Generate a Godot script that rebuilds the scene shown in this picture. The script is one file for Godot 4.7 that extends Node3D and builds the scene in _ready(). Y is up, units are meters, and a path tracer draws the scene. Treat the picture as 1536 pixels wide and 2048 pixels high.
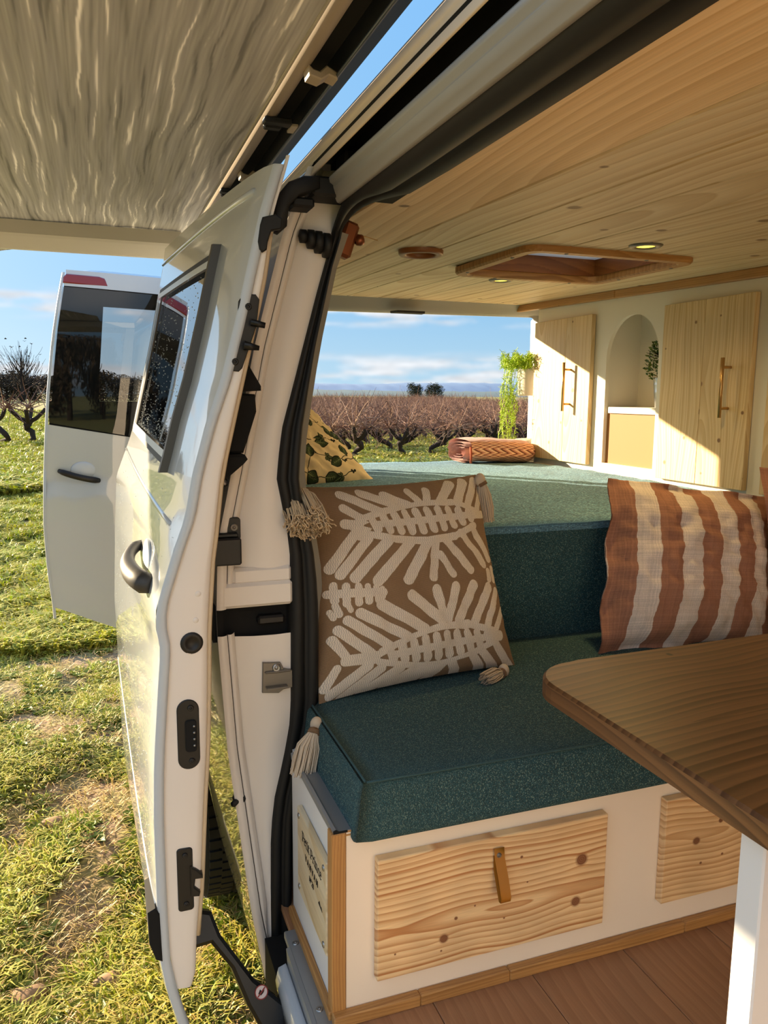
extends Node3D

# ---------------------------------------------------------------- mesh building
class B:
	var st := SurfaceTool.new()
	var grain := 2          # the axis along which the texture's u runs on boxes
	var us := 1.0           # texture repeats per metre
	var vk := 1.0           # how much denser they lie across than along
	var uo := Vector2.ZERO
	func _init() -> void:
		st.begin(Mesh.PRIMITIVE_TRIANGLES)
		st.set_smooth_group(-1)
	func smooth(on: bool) -> B:
		st.set_smooth_group(1 if on else -1)
		return self
	func vert(p: Vector3, uv: Vector2) -> void:
		st.set_uv(uv)
		st.add_vertex(p)
	func tri(a: Vector3, b: Vector3, c: Vector3, ua := Vector2.ZERO, ub := Vector2.ZERO, uc := Vector2.ZERO) -> void:
		vert(a, ua); vert(b, ub); vert(c, uc)
	func quad(a: Vector3, b: Vector3, c: Vector3, d: Vector3, ua := Vector2(0, 0), ub := Vector2(1, 0), uc := Vector2(1, 1), ud := Vector2(0, 1)) -> void:
		tri(a, b, c, ua, ub, uc)
		tri(a, c, d, ua, uc, ud)
	func uvof(p: Vector3, n: Vector3) -> Vector2:
		var m := n.abs()
		var ax := 0
		if m.y >= m.x and m.y >= m.z: ax = 1
		elif m.z >= m.x and m.z >= m.y: ax = 2
		var rest := [0, 1, 2]
		rest.erase(ax)
		var ua: int = rest[0]
		var va: int = rest[1]
		if va == grain:
			var t := ua
			ua = va
			va = t
		return Vector2(p[ua], p[va] * vk) * us + uo
	func cquad(o: Vector3, pts: Array, xf: Transform3D) -> void:
		# a face of a convex body round o, turned outwards
		var n: Vector3 = (pts[1] - pts[0]).cross(pts[2] - pts[0])
		var mid: Vector3 = (pts[0] + pts[1] + pts[2]) / 3.0
		if n.dot(mid - o) > 0.0: pts.reverse()
		for k in range(1, pts.size() - 1):
			for p: Vector3 in [pts[0], pts[k], pts[k + 1]]:
				vert(xf * p, uvof(p, n))
	func box(lo: Vector3, hi: Vector3, bev := 0.0, xf := Transform3D()) -> B:
		var o := (lo + hi) * 0.5
		var h := (hi - lo) * 0.5
		bev = minf(bev, minf(h.x, minf(h.y, h.z)) * 0.9)
		for a in 3:
			var b := (a + 1) % 3
			var c := (a + 2) % 3
			for s: float in [-1.0, 1.0]:
				var ps := []
				for q: Vector2 in [Vector2(-1, -1), Vector2(1, -1), Vector2(1, 1), Vector2(-1, 1)]:
					var p := Vector3.ZERO
					p[a] = s * h[a]
					p[b] = q.x * (h[b] - bev)
					p[c] = q.y * (h[c] - bev)
					ps.append(o + p)
				cquad(o, ps, xf)
			if bev > 0.0:
				for s: float in [-1.0, 1.0]:
					for t: float in [-1.0, 1.0]:
						var ps := []
						for q: Vector2 in [Vector2(-1, 0), Vector2(1, 0), Vector2(1, 1), Vector2(-1, 1)]:
							var p := Vector3.ZERO
							p[a] = q.x * (h[a] - bev)
							p[b] = s * (h[b] if q.y == 0.0 else h[b] - bev)
							p[c] = t * (h[c] - bev if q.y == 0.0 else h[c])
							ps.append(o + p)
						cquad(o, ps, xf)
		if bev > 0.0:
			for sx: float in [-1.0, 1.0]:
				for sy: float in [-1.0, 1.0]:
					for sz: float in [-1.0, 1.0]:
						cquad(o, [o + Vector3(sx * h.x, sy * (h.y - bev), sz * (h.z - bev)), o + Vector3(sx * (h.x - bev), sy * h.y, sz * (h.z - bev)), o + Vector3(sx * (h.x - bev), sy * (h.y - bev), sz * h.z)], xf)
		return self
	func grid(rows: Array, us_ := 1.0, vs_ := 1.0) -> B:
		# rows of PackedVector3Array of one length
		var n := rows.size()
		for i in n - 1:
			var r0: PackedVector3Array = rows[i]
			var r1: PackedVector3Array = rows[i + 1]
			var m := r0.size()
			for j in m - 1:
				var u0 := float(j) / (m - 1) * us_
				var u1 := float(j + 1) / (m - 1) * us_
				var v0 := float(i) / (n - 1) * vs_
				var v1 := float(i + 1) / (n - 1) * vs_
				quad(r0[j], r0[j + 1], r1[j + 1], r1[j], Vector2(u0, v0), Vector2(u1, v0), Vector2(u1, v1), Vector2(u0, v1))
		return self
	func tube(path: PackedVector3Array, rad: Array, sides := 6, caps := true) -> B:
		var rows := []
		var n := path.size()
		var up := Vector3(0.31, 0.77, 0.55)
		var ln := 0.0
		for i in n:
			var d := (path[mini(i + 1, n - 1)] - path[maxi(i - 1, 0)]).normalized()
			var x := up - d * up.dot(d)
			if x.length() < 0.05: x = Vector3(1, 0, 0) - d * d.x
			x = x.normalized()
			up = x
			var y := d.cross(x)
			var r: float = rad[mini(i, rad.size() - 1)]
			var ring := PackedVector3Array()
			for k in sides + 1:
				var a := TAU * k / sides
				ring.append(path[i] + (x * cos(a) + y * sin(a)) * r)
			rows.append(ring)
			if i > 0: ln += path[i].distance_to(path[i - 1])
		grid(rows, 1.0, maxf(ln * us, 0.01))
		if caps:
			for e: int in [0, n - 1]:
				var ring: PackedVector3Array = rows[e]
				for k in range(1, sides - 1):
					if e == 0: tri(ring[0], ring[k + 1], ring[k])
					else: tri(ring[0], ring[k], ring[k + 1])
		return self
	func lathe(prof: PackedVector2Array, segs: int, xf := Transform3D()) -> B:
		# prof: (radius, height), turned round y
		var rows := []
		for p in prof:
			var ring := PackedVector3Array()
			for k in segs + 1:
				var a := TAU * k / segs
				ring.append(xf * Vector3(cos(a) * p.x, p.y, sin(a) * p.x))
			rows.append(ring)
		return grid(rows, 1.0, 1.0)
	func prism(poly: PackedVector2Array, d: float, xf := Transform3D(), bev := 0.0) -> B:
		# an outline in xy, from z = 0 back to z = -d, its front edge chamfered
		var n := poly.size()
		if not Geometry2D.is_polygon_clockwise(poly): poly.reverse()
		var inner := poly
		if bev > 0.0:
			var got := PackedVector2Array()
			for i in n:
				var e0 := (poly[i] - poly[(i + n - 1) % n]).normalized()
				var e1 := (poly[(i + 1) % n] - poly[i]).normalized()
				var nn := (Vector2(e0.y, -e0.x) + Vector2(e1.y, -e1.x))
				got.append(poly[i] + nn.normalized() * bev / maxf(0.5, nn.length() * 0.5))
			inner = got
		var ids := Geometry2D.triangulate_polygon(inner)
		for k in range(0, ids.size(), 3):
			var f := []
			var bk := []
			for q in 3:
				f.append(Vector3(inner[ids[k + q]].x, inner[ids[k + q]].y, 0))
				bk.append(Vector3(poly[ids[k + q]].x, poly[ids[k + q]].y, -d))
			cquad((f[0] + f[1] + f[2]) / 3.0 - Vector3(0, 0, 1), f, xf)
			cquad((bk[0] + bk[1] + bk[2]) / 3.0 + Vector3(0, 0, 1), bk, xf)
		for i in n:
			var j := (i + 1) % n
			var a := Vector3(inner[i].x, inner[i].y, 0)
			var b := Vector3(inner[j].x, inner[j].y, 0)
			var a1 := Vector3(poly[i].x, poly[i].y, -bev)
			var b1 := Vector3(poly[j].x, poly[j].y, -bev)
			var a2 := Vector3(poly[i].x, poly[i].y, -d)
			var b2 := Vector3(poly[j].x, poly[j].y, -d)
			var e := (b1 - a1)
			var o := (a1 + b1) * 0.5 + Vector3(e.y, -e.x, 0).normalized() * 1.0 - Vector3(0, 0, 0.5)
			if bev > 0.0: cquad(o, [a, b, b1, a1], xf)
			cquad(o, [a1, b1, b2, a2], xf)
		return self
	func ball(c: Vector3, r: Vector3, seg := 10) -> B:
		var rows := []
		for i in seg + 1:
			var t := PI * i / seg
			var ring := PackedVector3Array()
			for k in seg * 2 + 1:
				var a := PI * k / seg
				ring.append(c + Vector3(sin(t) * cos(a) * r.x, cos(t) * r.y, sin(t) * sin(a) * r.z))
			rows.append(ring)
		return grid(rows)
	func done() -> ArrayMesh:
		st.generate_normals()
		return st.commit()

var M := {}
var names := {}
var rng := RandomNumberGenerator.new()

func numbered(n: String) -> String:
	var k: int = names.get(n, -1) + 1
	names[n] = k
	return n if k == 0 else "%s_%03d" % [n, k]

func tag(o: Node3D, label: String, category: String, group := "", kind := "") -> Node3D:
	if label: o.set_meta("label", label)
	if category: o.set_meta("category", category)
	if group: o.set_meta("group", group)
	if kind: o.set_meta("kind", kind)
	return o

func obj(called: String, b, m: Material, parent: Node3D = self) -> MeshInstance3D:
	var o := MeshInstance3D.new()
	o.mesh = b.done() if b is B else b
	o.material_override = m
	if parent == self:
		o.name = numbered(called)
	else:
		var k := 0
		for c in parent.get_children():
			if c.get_meta("stem", "") == called: k += 1
		o.name = called if k == 0 else "%s_%03d" % [called, k]
		o.set_meta("stem", called)
	parent.add_child(o, true)
	return o

func thing(called: String, label: String, category: String, at := Vector3.ZERO, group := "") -> Node3D:
	var o := Node3D.new()
	o.name = numbered(called)
	add_child(o)
	o.position = at
	return tag(o, label, category, group)

func struct(called: String, b, m: Material, label := "") -> MeshInstance3D:
	var o := obj(called, b, m)
	tag(o, label, "", "", "structure")
	return o

func dup(root: Node3D, xf: Transform3D, label: String, group: String) -> Node3D:
	var r: Node3D = root.duplicate()
	r.name = numbered(RegEx.create_from_string("_\\d+$").sub(root.name, ""))
	add_child(r)
	r.transform = xf
	r.set_meta("label", label)
	if group: r.set_meta("group", group)
	return r

# ---------------------------------------------------------------- materials
func mat(key: String, c: Color, rough := 0.7, metal := 0.0) -> StandardMaterial3D:
	var m := StandardMaterial3D.new()
	m.resource_name = key
	m.albedo_color = c
	m.roughness = rough
	m.metallic = metal
	M[key] = m
	return m

func noise(seed_: int, freq: float, oct := 3) -> FastNoiseLite:
	var n := FastNoiseLite.new()
	n.seed = seed_
	n.noise_type = FastNoiseLite.TYPE_SIMPLEX_SMOOTH
	n.frequency = freq
	n.fractal_octaves = oct
	return n

func image(w: int, h: int, f: Callable) -> Image:
	var im := Image.create_empty(w, h, false, Image.FORMAT_RGB8)
	for y in h:
		for x in w:
			im.set_pixel(x, y, f.call(float(x) / w, float(y) / h))
	return im

func tex(im: Image) -> ImageTexture:
	return ImageTexture.create_from_image(im)

func bumped(m: StandardMaterial3D, im: Image, strength: float, depth := 1.0) -> void:
	var n: Image = im.duplicate()
	n.bump_map_to_normal_map(strength)
	m.normal_enabled = true
	m.normal_texture = tex(n)
	m.normal_scale = depth

# Sawn timber: u runs along the grain (seamless), v across. Growth rings are cut as a saw cuts a log that lies at
# (vc, depth); knots are (u, v, size) with size in units of v; asp is the length of the print over its breadth
func wood(w: int, h: int, light: Color, dark: Color, knotc: Color, rings: float, sharp: float, knots: Array, seed_: int, vc := 0.5, depth := 0.12, wob := 0.05, asp := 4.0) -> Image:
	var nz := noise(seed_, 0.5, 2)
	nz.fractal_gain = 0.35
	var fine := noise(seed_ + 7, 1.0, 2)
	var im := Image.create_empty(w, h, false, Image.FORMAT_RGB8)
	for x in w:
		var u := float(x) / w
		var ca := cos(TAU * u)
		var sa := sin(TAU * u)
		var dep := depth * (1.0 + 0.45 * sin(TAU * u + seed_) + 0.4 * nz.get_noise_2d(ca * 0.5, sa * 0.5))
		var mid := vc + wob * nz.get_noise_2d(ca * 0.45 + 20.0, sa * 0.45)
		for y in h:
			var v := float(y) / h
			var vv := v
			var kn := 0.0
			var core := 0.0
			for k: Vector3 in knots:
				var du := (u - k.x) * asp
				var dv := v - k.y
				var r := k.z
				if absf(du) > r * 7.0 or absf(dv) > r * 5.0: continue
				var d := (du * du * 0.16 + dv * dv * 0.5) / (r * r)
				vv += signf(dv) * r * 0.85 * exp(-d) * (1.0 - exp(-absf(dv) / r * 1.6))
				var dk := sqrt(du * du + dv * dv) / r
				if dk < 1.3:
					core = maxf(core, clampf((1.0 - dk) * 6.0, 0.0, 1.0))
					kn = maxf(kn, 0.30 * clampf((1.3 - dk) * 4.0, 0.0, 1.0) + 0.25 * core * (0.5 + 0.5 * sin(dk * 20.0)))
			var q := vv - mid + wob * 0.5 * nz.get_noise_3d(ca * 0.5, sa * 0.5, v * 2.5)
			var r2 := sqrt(q * q + dep * dep)
			r2 += 0.010 * nz.get_noise_2d(r2 * 60.0, 3.0)
			var f := fposmod(r2 * rings, 1.0)
			var t := pow(f, sharp) * smoothstep(1.0, 0.90, f) * (0.75 + 0.45 * nz.get_noise_2d(floor(r2 * rings) * 7.3, 1.0)) * (1.0 - core)
			var g := fine.get_noise_3d(ca * 1.4, sa * 1.4, v * 150.0) * 0.06 + 0.05 * nz.get_noise_3d(ca * 1.5 + 4.0, sa * 1.5, v * 3.0)
			var c := light.lerp(dark, clampf(t * 1.25, 0.0, 1.0)).lerp(knotc, clampf(kn + core * 0.5, 0.0, 1.0))
			im.set_pixel(x, y, Color(c.r * (1.0 + g), c.g * (1.0 + g), c.b * (1.0 + g)))
	return im

func disc(im: Image, cx: float, cy: float, r: float, c: Color) -> void:
	for y in range(maxi(0, int(cy - r)), mini(im.get_height(), int(cy + r) + 1)):
		for x in range(maxi(0, int(cx - r)), mini(im.get_width(), int(cx + r) + 1)):
			if Vector2(x - cx, y - cy).length_squared() < r * r: im.set_pixel(x, y, c)

func stroke(im: Image, a: Vector2, b: Vector2, r0: float, r1: float, c: Color) -> void:
	# a tapered stroke with round ends, in pixels
	var rr := maxf(r0, r1)
	var lo := Vector2(minf(a.x, b.x) - rr, minf(a.y, b.y) - rr)
	var hi := Vector2(maxf(a.x, b.x) + rr, maxf(a.y, b.y) + rr)
	var ab := b - a
	var l2 := maxf(ab.length_squared(), 0.001)
	for y in range(maxi(0, int(lo.y)), mini(im.get_height(), int(hi.y) + 2)):
		for x in range(maxi(0, int(lo.x)), mini(im.get_width(), int(hi.x) + 2)):
			var p := Vector2(x, y)
			var t := clampf((p - a).dot(ab) / l2, 0.0, 1.0)
			if p.distance_to(a + ab * t) < lerpf(r0, r1, t): im.set_pixel(x, y, c)

func leafshape(im: Image, a: Vector2, b: Vector2, wd: float, c: Color) -> void:
	var ab := b - a
	var l2 := maxf(ab.length_squared(), 0.001)
	var nrm := ab.orthogonal().normalized()
	for y in range(maxi(0, int(minf(a.y, b.y) - wd)), mini(im.get_height(), int(maxf(a.y, b.y) + wd) + 1)):
		for x in range(maxi(0, int(minf(a.x, b.x) - wd)), mini(im.get_width(), int(maxf(a.x, b.x) + wd) + 1)):
			var p := Vector2(x, y) - a
			var t := p.dot(ab) / l2
			if t < 0.0 or t > 1.0: continue
			if absf(p.dot(nrm)) < wd * sin(PI * pow(t, 0.8)): im.set_pixel(x, y, c)

func arr(vals: Array) -> PackedVector2Array:
	var o := PackedVector2Array()
	for k in range(0, vals.size(), 2): o.append(Vector2(vals[k], vals[k + 1]))
	return o

func at_y(tab: PackedVector2Array, y: float) -> float:
	# x of a profile given as (y, x) pairs with rising y
	if y <= tab[0].x: return tab[0].y
	for k in range(1, tab.size()):
		if y <= tab[k].x: return lerpf(tab[k - 1].y, tab[k].y, (y - tab[k - 1].x) / (tab[k].x - tab[k - 1].x))
	return tab[tab.size() - 1].y

func rrect(lo: Vector2, hi: Vector2, r: float, n := 4) -> PackedVector2Array:
	var o := PackedVector2Array()
	for c: Array in [[Vector2(hi.x - r, hi.y - r), 0.0], [Vector2(lo.x + r, hi.y - r), 0.25], [Vector2(lo.x + r, lo.y + r), 0.5], [Vector2(hi.x - r, lo.y + r), 0.75]]:
		for k in n + 1:
			var a: float = TAU * (c[1] + 0.25 * k / n)
			o.append(c[0] + Vector2(cos(a), sin(a)) * r)
	return o

# an outline in (x, y) pointing at +z, at depth z
func at_z(z: float) -> Transform3D:
	return Transform3D(Basis(), Vector3(0, 0, z))

# an outline in (z, y) facing -x, at that x: local x -> world z, local z -> world -x
func facing_left(x: float) -> Transform3D:
	return Transform3D(Basis(Vector3(0, 0, 1), Vector3(0, 1, 0), Vector3(-1, 0, 0)), Vector3(x, 0, 0))

# an outline in (x, z), facing down, at that y: local y -> world z, local z -> world -y
func facing_down(y: float) -> Transform3D:
	return Transform3D(Basis(Vector3(1, 0, 0), Vector3(0, 0, 1), Vector3(0, -1, 0)), Vector3(0, y, 0))

func facing_up(y: float) -> Transform3D:
	return Transform3D(Basis(Vector3(1, 0, 0), Vector3(0, 0, -1), Vector3(0, 1, 0)), Vector3(0, y, 0))

func screw(parent: Node3D, at: Vector3, dir: Vector3, r: float, m: Material, called := "screw") -> void:
	var y := dir.normalized()
	var x := y.cross(Vector3(0.3, 0.5, 0.81)).normalized()
	var b := B.new().smooth(true)
	b.lathe(arr([0.0, r * 0.45, r * 0.35, r * 0.42, r * 0.42, r * 0.2, r * 0.55, r * 0.45, r * 0.9, r * 0.3, r, 0.0, r, -r * 0.8]), 10, Transform3D(Basis(x, y, x.cross(y)), at))
	obj(called, b, m, parent)

const EYE := Vector3(0, 1.02, 0)
const SUN := Vector3(0.88, -0.38, 1.0)     # the way the sunlight travels

func _ready() -> void:
	rng.seed = 11
	var cam := Camera3D.new()
	cam.name = "camera"
	cam.keep_aspect = Camera3D.KEEP_HEIGHT
	cam.fov = 66.41
	cam.near = 0.05
	cam.far = 9000.0
	add_child(cam)
	cam.transform = Transform3D(Basis(Vector3(0.9397, 0.0074, 0.3418), Vector3(0.0436, 0.989, -0.1413), Vector3(-0.3391, 0.1477, 0.9291)).orthonormalized(), EYE)
	cam.current = true
	var e := Environment.new()
	e.background_mode = Environment.BG_SKY
	e.sky = Sky.new()
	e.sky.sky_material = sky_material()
	e.tonemap_mode = Environment.TONE_MAPPER_LINEAR
	e.tonemap_exposure = 3.15
	e.sdfgi_enabled = true
	e.ssao_enabled = true
	e.ssil_enabled = true
	var we := WorldEnvironment.new()
	we.name = "world_environment"
	we.environment = e
	add_child(we)
	var sun := DirectionalLight3D.new()
	sun.name = "sun"
	sun.light_color = Color(1.0, 0.90, 0.74)
	sun.light_energy = 2.1
	sun.light_angular_distance = 0.6
	sun.shadow_enabled = true
	add_child(sun)
	sun.look_at_from_position(Vector3.ZERO, SUN, Vector3.UP)
	make_materials()
	build_ground()
	build_shell()
	build_van()
	build_sliding_door()
	build_rear_door()
	build_awning()
	build_cabinet()
	build_bench()
	build_bed()
	build_table()
	build_ceiling_things()
	build_pillows()
	build_small_things()
	build_outdoors()
	build_plants()

func sky_material() -> PanoramaSkyMaterial:
	var w := 2048
	var h := 1024
	var im := Image.create_empty(w, h, false, Image.FORMAT_RGBF)
	var nz := noise(5, 1.0, 5)
	var big := noise(9, 1.0, 3)
	var to_sun := -SUN.normalized()
	for y in h:
		var el := PI * (0.5 - (y + 0.5) / h)
		var t := clampf(el / (PI * 0.5), 0.0, 1.0)
		var el_d := rad_to_deg(el)
		var base := Vector3(0.145, 0.22, 0.275).lerp(Vector3(0.082, 0.175, 0.275), smoothstep(0.0, 9.0, el_d))
		base = base.lerp(Vector3(0.058, 0.16, 0.33), smoothstep(8.0, 45.0, el_d))
		for x in w:
			# the left edge of the picture lies towards -z
			var az := TAU * (x + 0.5) / w
			var d := Vector3(sin(az) * cos(el), sin(el), -cos(az) * cos(el))
			var c := base
			var s := maxf(0.0, d.dot(to_sun))
			c += Vector3(1.0, 0.93, 0.82) * (0.6 * pow(s, 30.0) + 0.17 * pow(s, 4.0))
			# banks of cloud low down, a few wisps above, unseen pale cloud added towards the front as fill light
			if el_d > -1.0 and el_d < 10.0:
				var n := nz.get_noise_3d(d.x * 9.0, el_d * 1.3, d.z * 9.0) * 0.75 + big.get_noise_3d(d.x * 2.5 + 7.0, el_d * 0.5, d.z * 2.5) * 0.5
				var low := smoothstep(-0.3, 0.9, el_d) * (1.0 - smoothstep(2.0, 3.3, el_d))
				var mid := smoothstep(4.6, 5.3, el_d) * (1.0 - smoothstep(6.0, 7.0, el_d))
				var cov := clampf((n + 0.16) * 2.4, 0.0, 1.0) * low + clampf((n - 0.02) * 3.4, 0.0, 1.0) * mid
				var shade := 0.78 + 0.34 * clampf(nz.get_noise_3d(d.x * 16.0, el_d * 2.6 + 3.0, d.z * 16.0) + 0.45, 0.0, 1.0)
				c = c.lerp(Vector3(0.29, 0.295, 0.305) * shade, clampf(cov, 0.0, 0.9))
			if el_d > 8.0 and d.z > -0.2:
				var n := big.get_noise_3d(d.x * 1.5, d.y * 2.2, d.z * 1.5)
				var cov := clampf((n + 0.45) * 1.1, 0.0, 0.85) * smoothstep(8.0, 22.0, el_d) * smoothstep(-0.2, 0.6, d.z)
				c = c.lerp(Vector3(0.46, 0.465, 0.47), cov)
			im.set_pixel(x, y, Color(c.x, c.y, c.z))
	var m := PanoramaSkyMaterial.new()
	m.panorama = ImageTexture.create_from_image(im)
	return m

func glass(key: String, c: Color, a: float) -> StandardMaterial3D:
	var m := mat(key, Color(c.r, c.g, c.b, a), 0.02)
	m.transparency = BaseMaterial3D.TRANSPARENCY_ALPHA
	m.metallic_specular = 0.6
	return m

func textured(key: String, im: Image, rough: float, tint := Color.WHITE, bump := 0.0, depth := 1.0) -> StandardMaterial3D:
	var m := mat(key, tint, rough)
	m.albedo_texture = tex(im)
	if bump > 0.0: bumped(m, im, bump, depth)
	return m

func retint(key: String, from: String, tint: Color, rough := -1.0) -> StandardMaterial3D:
	var m: StandardMaterial3D = M[from].duplicate()
	m.resource_name = key
	m.albedo_color = tint
	if rough >= 0.0: m.roughness = rough
	M[key] = m
	return m

func weave(w: int, warp: Color, weft: Color, fleck: Color, flecks: float, seed_: int) -> Image:
	var r := RandomNumberGenerator.new()
	r.seed = seed_
	var im := Image.create_empty(w, w, false, Image.FORMAT_RGB8)
	var n := w / 4
	for j in n:
		for i in n:
			var over := (i + j) % 2 == 0
			var c := (warp if over else weft)
			if r.randf() < flecks: c = c.lerp(fleck, r.randf_range(0.35, 1.0))
			var k := r.randf_range(0.75, 1.2)
			c = Color(c.r * k, c.g * k, c.b * k)
			for y in 4:
				for x in 4:
					var ed := 0.72 if (x == 0 or y == 0) else (1.12 if (x == 2 and y == 2) else 1.0)
					im.set_pixel(i * 4 + x, j * 4 + y, Color(c.r * ed, c.g * ed, c.b * ed))
	return im

func make_materials() -> void:
	var paint := mat("white_paint", Color(0.70, 0.725, 0.75), 0.28)
	paint.clearcoat_enabled = true
	paint.clearcoat = 1.0
	paint.clearcoat_roughness = 0.03
	mat("inner_paint", Color(0.90, 0.87, 0.84), 0.42)
	mat("edge_paint", Color(0.74, 0.77, 0.80), 0.35)
	mat("grey_metal", Color(0.55, 0.55, 0.54), 0.45)
	mat("rubber", Color(0.035, 0.036, 0.038), 0.62)
	mat("black_plastic", Color(0.06, 0.052, 0.048), 0.5)
	mat("dark_metal", Color(0.05, 0.05, 0.055), 0.35, 0.3)
	mat("steel", Color(0.62, 0.62, 0.62), 0.3, 0.9)
	mat("dull_steel", Color(0.50, 0.48, 0.45), 0.45, 0.7)
	mat("aluminium", Color(0.60, 0.62, 0.64), 0.42, 0.6)
	mat("gap_black", Color(0.02, 0.02, 0.022), 0.9)
	mat("brass", Color(0.78, 0.63, 0.42), 0.3, 0.9)
	mat("copper", Color(0.55, 0.33, 0.22), 0.35, 0.7)
	mat("edge_beige", Color(0.80, 0.73, 0.64), 0.7)
	mat("leather", Color(0.66, 0.42, 0.10), 0.5)
	mat("cream_panel", Color(0.88, 0.85, 0.79), 0.62)
	mat("bench_panel", Color(0.96, 0.90, 0.82), 0.5)
	mat("white_panel", Color(0.88, 0.88, 0.88), 0.5)
	mat("ochre_panel", Color(0.56, 0.38, 0.20), 0.7)
	mat("ceramic", Color(0.88, 0.85, 0.80), 0.55)
	mat("galvanised", Color(0.68, 0.70, 0.72), 0.3, 0.85)
	mat("ink", Color(0.13, 0.08, 0.05), 0.85)
	mat("sticker_white", Color(0.80, 0.72, 0.70), 0.5)
	mat("sticker_red", Color(0.50, 0.10, 0.08), 0.5)
	mat("cord_black", Color(0.05, 0.05, 0.05), 0.6)
	var vc := mat("vent_cover", Color(0.82, 0.80, 0.76), 0.4)
	vc.backlight_enabled = true
	vc.backlight = Color(0.9, 0.9, 0.9)
	var lens := mat("lamp_lens", Color(1.0, 0.93, 0.5), 0.4)
	lens.emission_enabled = true
	lens.emission = Color(1.0, 0.86, 0.28)
	lens.emission_energy_multiplier = 1.0
	var red := mat("red_lens", Color(0.50, 0.03, 0.09), 0.1)
	red.clearcoat_enabled = true
	var dg := mat("dark_glass", Color(0.012, 0.013, 0.016), 0.015)
	dg.metallic_specular = 0.75
	glass("tinted_glass", Color(0.02, 0.035, 0.035), 0.55)
	glass("clear_glass", Color(0.75, 0.8, 0.8), 0.15)
	var drop := mat("droplets", Color(0.85, 0.88, 0.9), 0.05)
	drop.metallic_specular = 0.9
	mat("grey_felt", Color(0.56, 0.55, 0.52), 0.95)
	mat("tyre", Color(0.085, 0.082, 0.075), 0.85)
	mat("bark", Color(0.17, 0.13, 0.11), 0.95)
	mat("cane", Color(0.46, 0.33, 0.27), 0.85)
	mat("pale_cane", Color(0.62, 0.50, 0.42), 0.8)
	mat("dark_foliage", Color(0.12, 0.15, 0.07), 0.9)
	mat("brown_foliage", Color(0.22, 0.17, 0.10), 0.9)
	mat("bird", Color(0.06, 0.06, 0.07), 0.9)
	mat("stone", Color(0.60, 0.48, 0.36), 0.9)
	mat("hill_far", Color(0.36, 0.48, 0.62), 1.0)  # the blue is distance haze painted into the base colour
	mat("hill_near", Color(0.27, 0.37, 0.40), 1.0)  # green with some distance haze mixed into the colour
	mat("cotton", Color(0.80, 0.72, 0.62), 0.95)
	mat("cotton_fluff", Color(0.84, 0.74, 0.60), 0.98)
	mat("twine", Color(0.50, 0.38, 0.27), 0.95)
	var tr := mat("trailing_leaf", Color(0.62, 0.72, 0.16), 0.6)
	tr.backlight_enabled = true
	tr.backlight = Color(0.5, 0.6, 0.1)
	mat("box_leaf", Color(0.22, 0.32, 0.07), 0.5)
	mat("box_leaf_light", Color(0.45, 0.52, 0.16), 0.5)
	# timber
	textured("pine", wood(1024, 512, Color(0.90, 0.81, 0.66), Color(0.80, 0.67, 0.48), Color(0.50, 0.36, 0.22), 26.0, 1.6, [Vector3(0.12, 0.2, 0.018), Vector3(0.35, 0.62, 0.03), Vector3(0.52, 0.3, 0.014), Vector3(0.7, 0.8, 0.024), Vector3(0.86, 0.45, 0.03), Vector3(0.24, 0.88, 0.016), Vector3(0.6, 0.55, 0.016), Vector3(0.43, 0.1, 0.012), Vector3(0.78, 0.12, 0.02), Vector3(0.05, 0.7, 0.012)], 21, 0.45, 0.20, 0.05), 0.55)
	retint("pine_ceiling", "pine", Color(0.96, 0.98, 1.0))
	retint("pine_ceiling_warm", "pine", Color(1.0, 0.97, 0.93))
	retint("pine_pale", "pine", Color(0.95, 0.93, 0.87))
	textured("pine_drawer", wood(1024, 512, Color(0.93, 0.80, 0.60), Color(0.72, 0.48, 0.28), Color(0.50, 0.31, 0.19), 20.0, 2.2, [Vector3(0.88, 0.36, 0.052), Vector3(0.86, 0.73, 0.042), Vector3(0.27, 0.77, 0.036), Vector3(0.40, 0.55, 0.008), Vector3(0.63, 0.45, 0.008), Vector3(0.53, 0.72, 0.008), Vector3(0.26, 0.87, 0.008), Vector3(0.07, 0.80, 0.008), Vector3(0.60, 0.22, 0.012), Vector3(0.32, 0.62, 0.014)], 33, 0.62, 0.07, 0.05, 2.0), 0.5)
	textured("pine_drawer_plain", wood(1024, 512, Color(0.92, 0.79, 0.59), Color(0.74, 0.52, 0.32), Color(0.48, 0.30, 0.18), 18.0, 2.0, [Vector3(0.16, 0.45, 0.035), Vector3(0.22, 0.14, 0.022), Vector3(0.28, 0.3, 0.022), Vector3(0.19, 0.68, 0.012), Vector3(0.3, 0.64, 0.012), Vector3(0.7, 0.4, 0.03)], 35, 0.35, 0.09, 0.05, 2.0), 0.5)
	textured("oak", wood(768, 256, Color(0.74, 0.55, 0.32), Color(0.60, 0.41, 0.21), Color(0.25, 0.13, 0.05), 30.0, 1.0, [Vector3(0.3, 0.4, 0.012)], 41, -1.5, 0.3, 0.05), 0.5)
	textured("table_oak", wood(1024, 512, Color(0.48, 0.32, 0.18), Color(0.31, 0.185, 0.085), Color(0.14, 0.08, 0.03), 24.0, 1.2, [Vector3(0.42, 0.12, 0.016), Vector3(0.75, 0.6, 0.016)], 43, -1.2, 0.5, 0.14), 0.38)
	textured("floor_board", wood(768, 256, Color(0.66, 0.49, 0.35), Color(0.60, 0.43, 0.30), Color(0.20, 0.12, 0.07), 12.0, 1.0, [Vector3(0.55, 0.5, 0.02)], 47, -1.2, 0.5, 0.2), 0.5)
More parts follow.
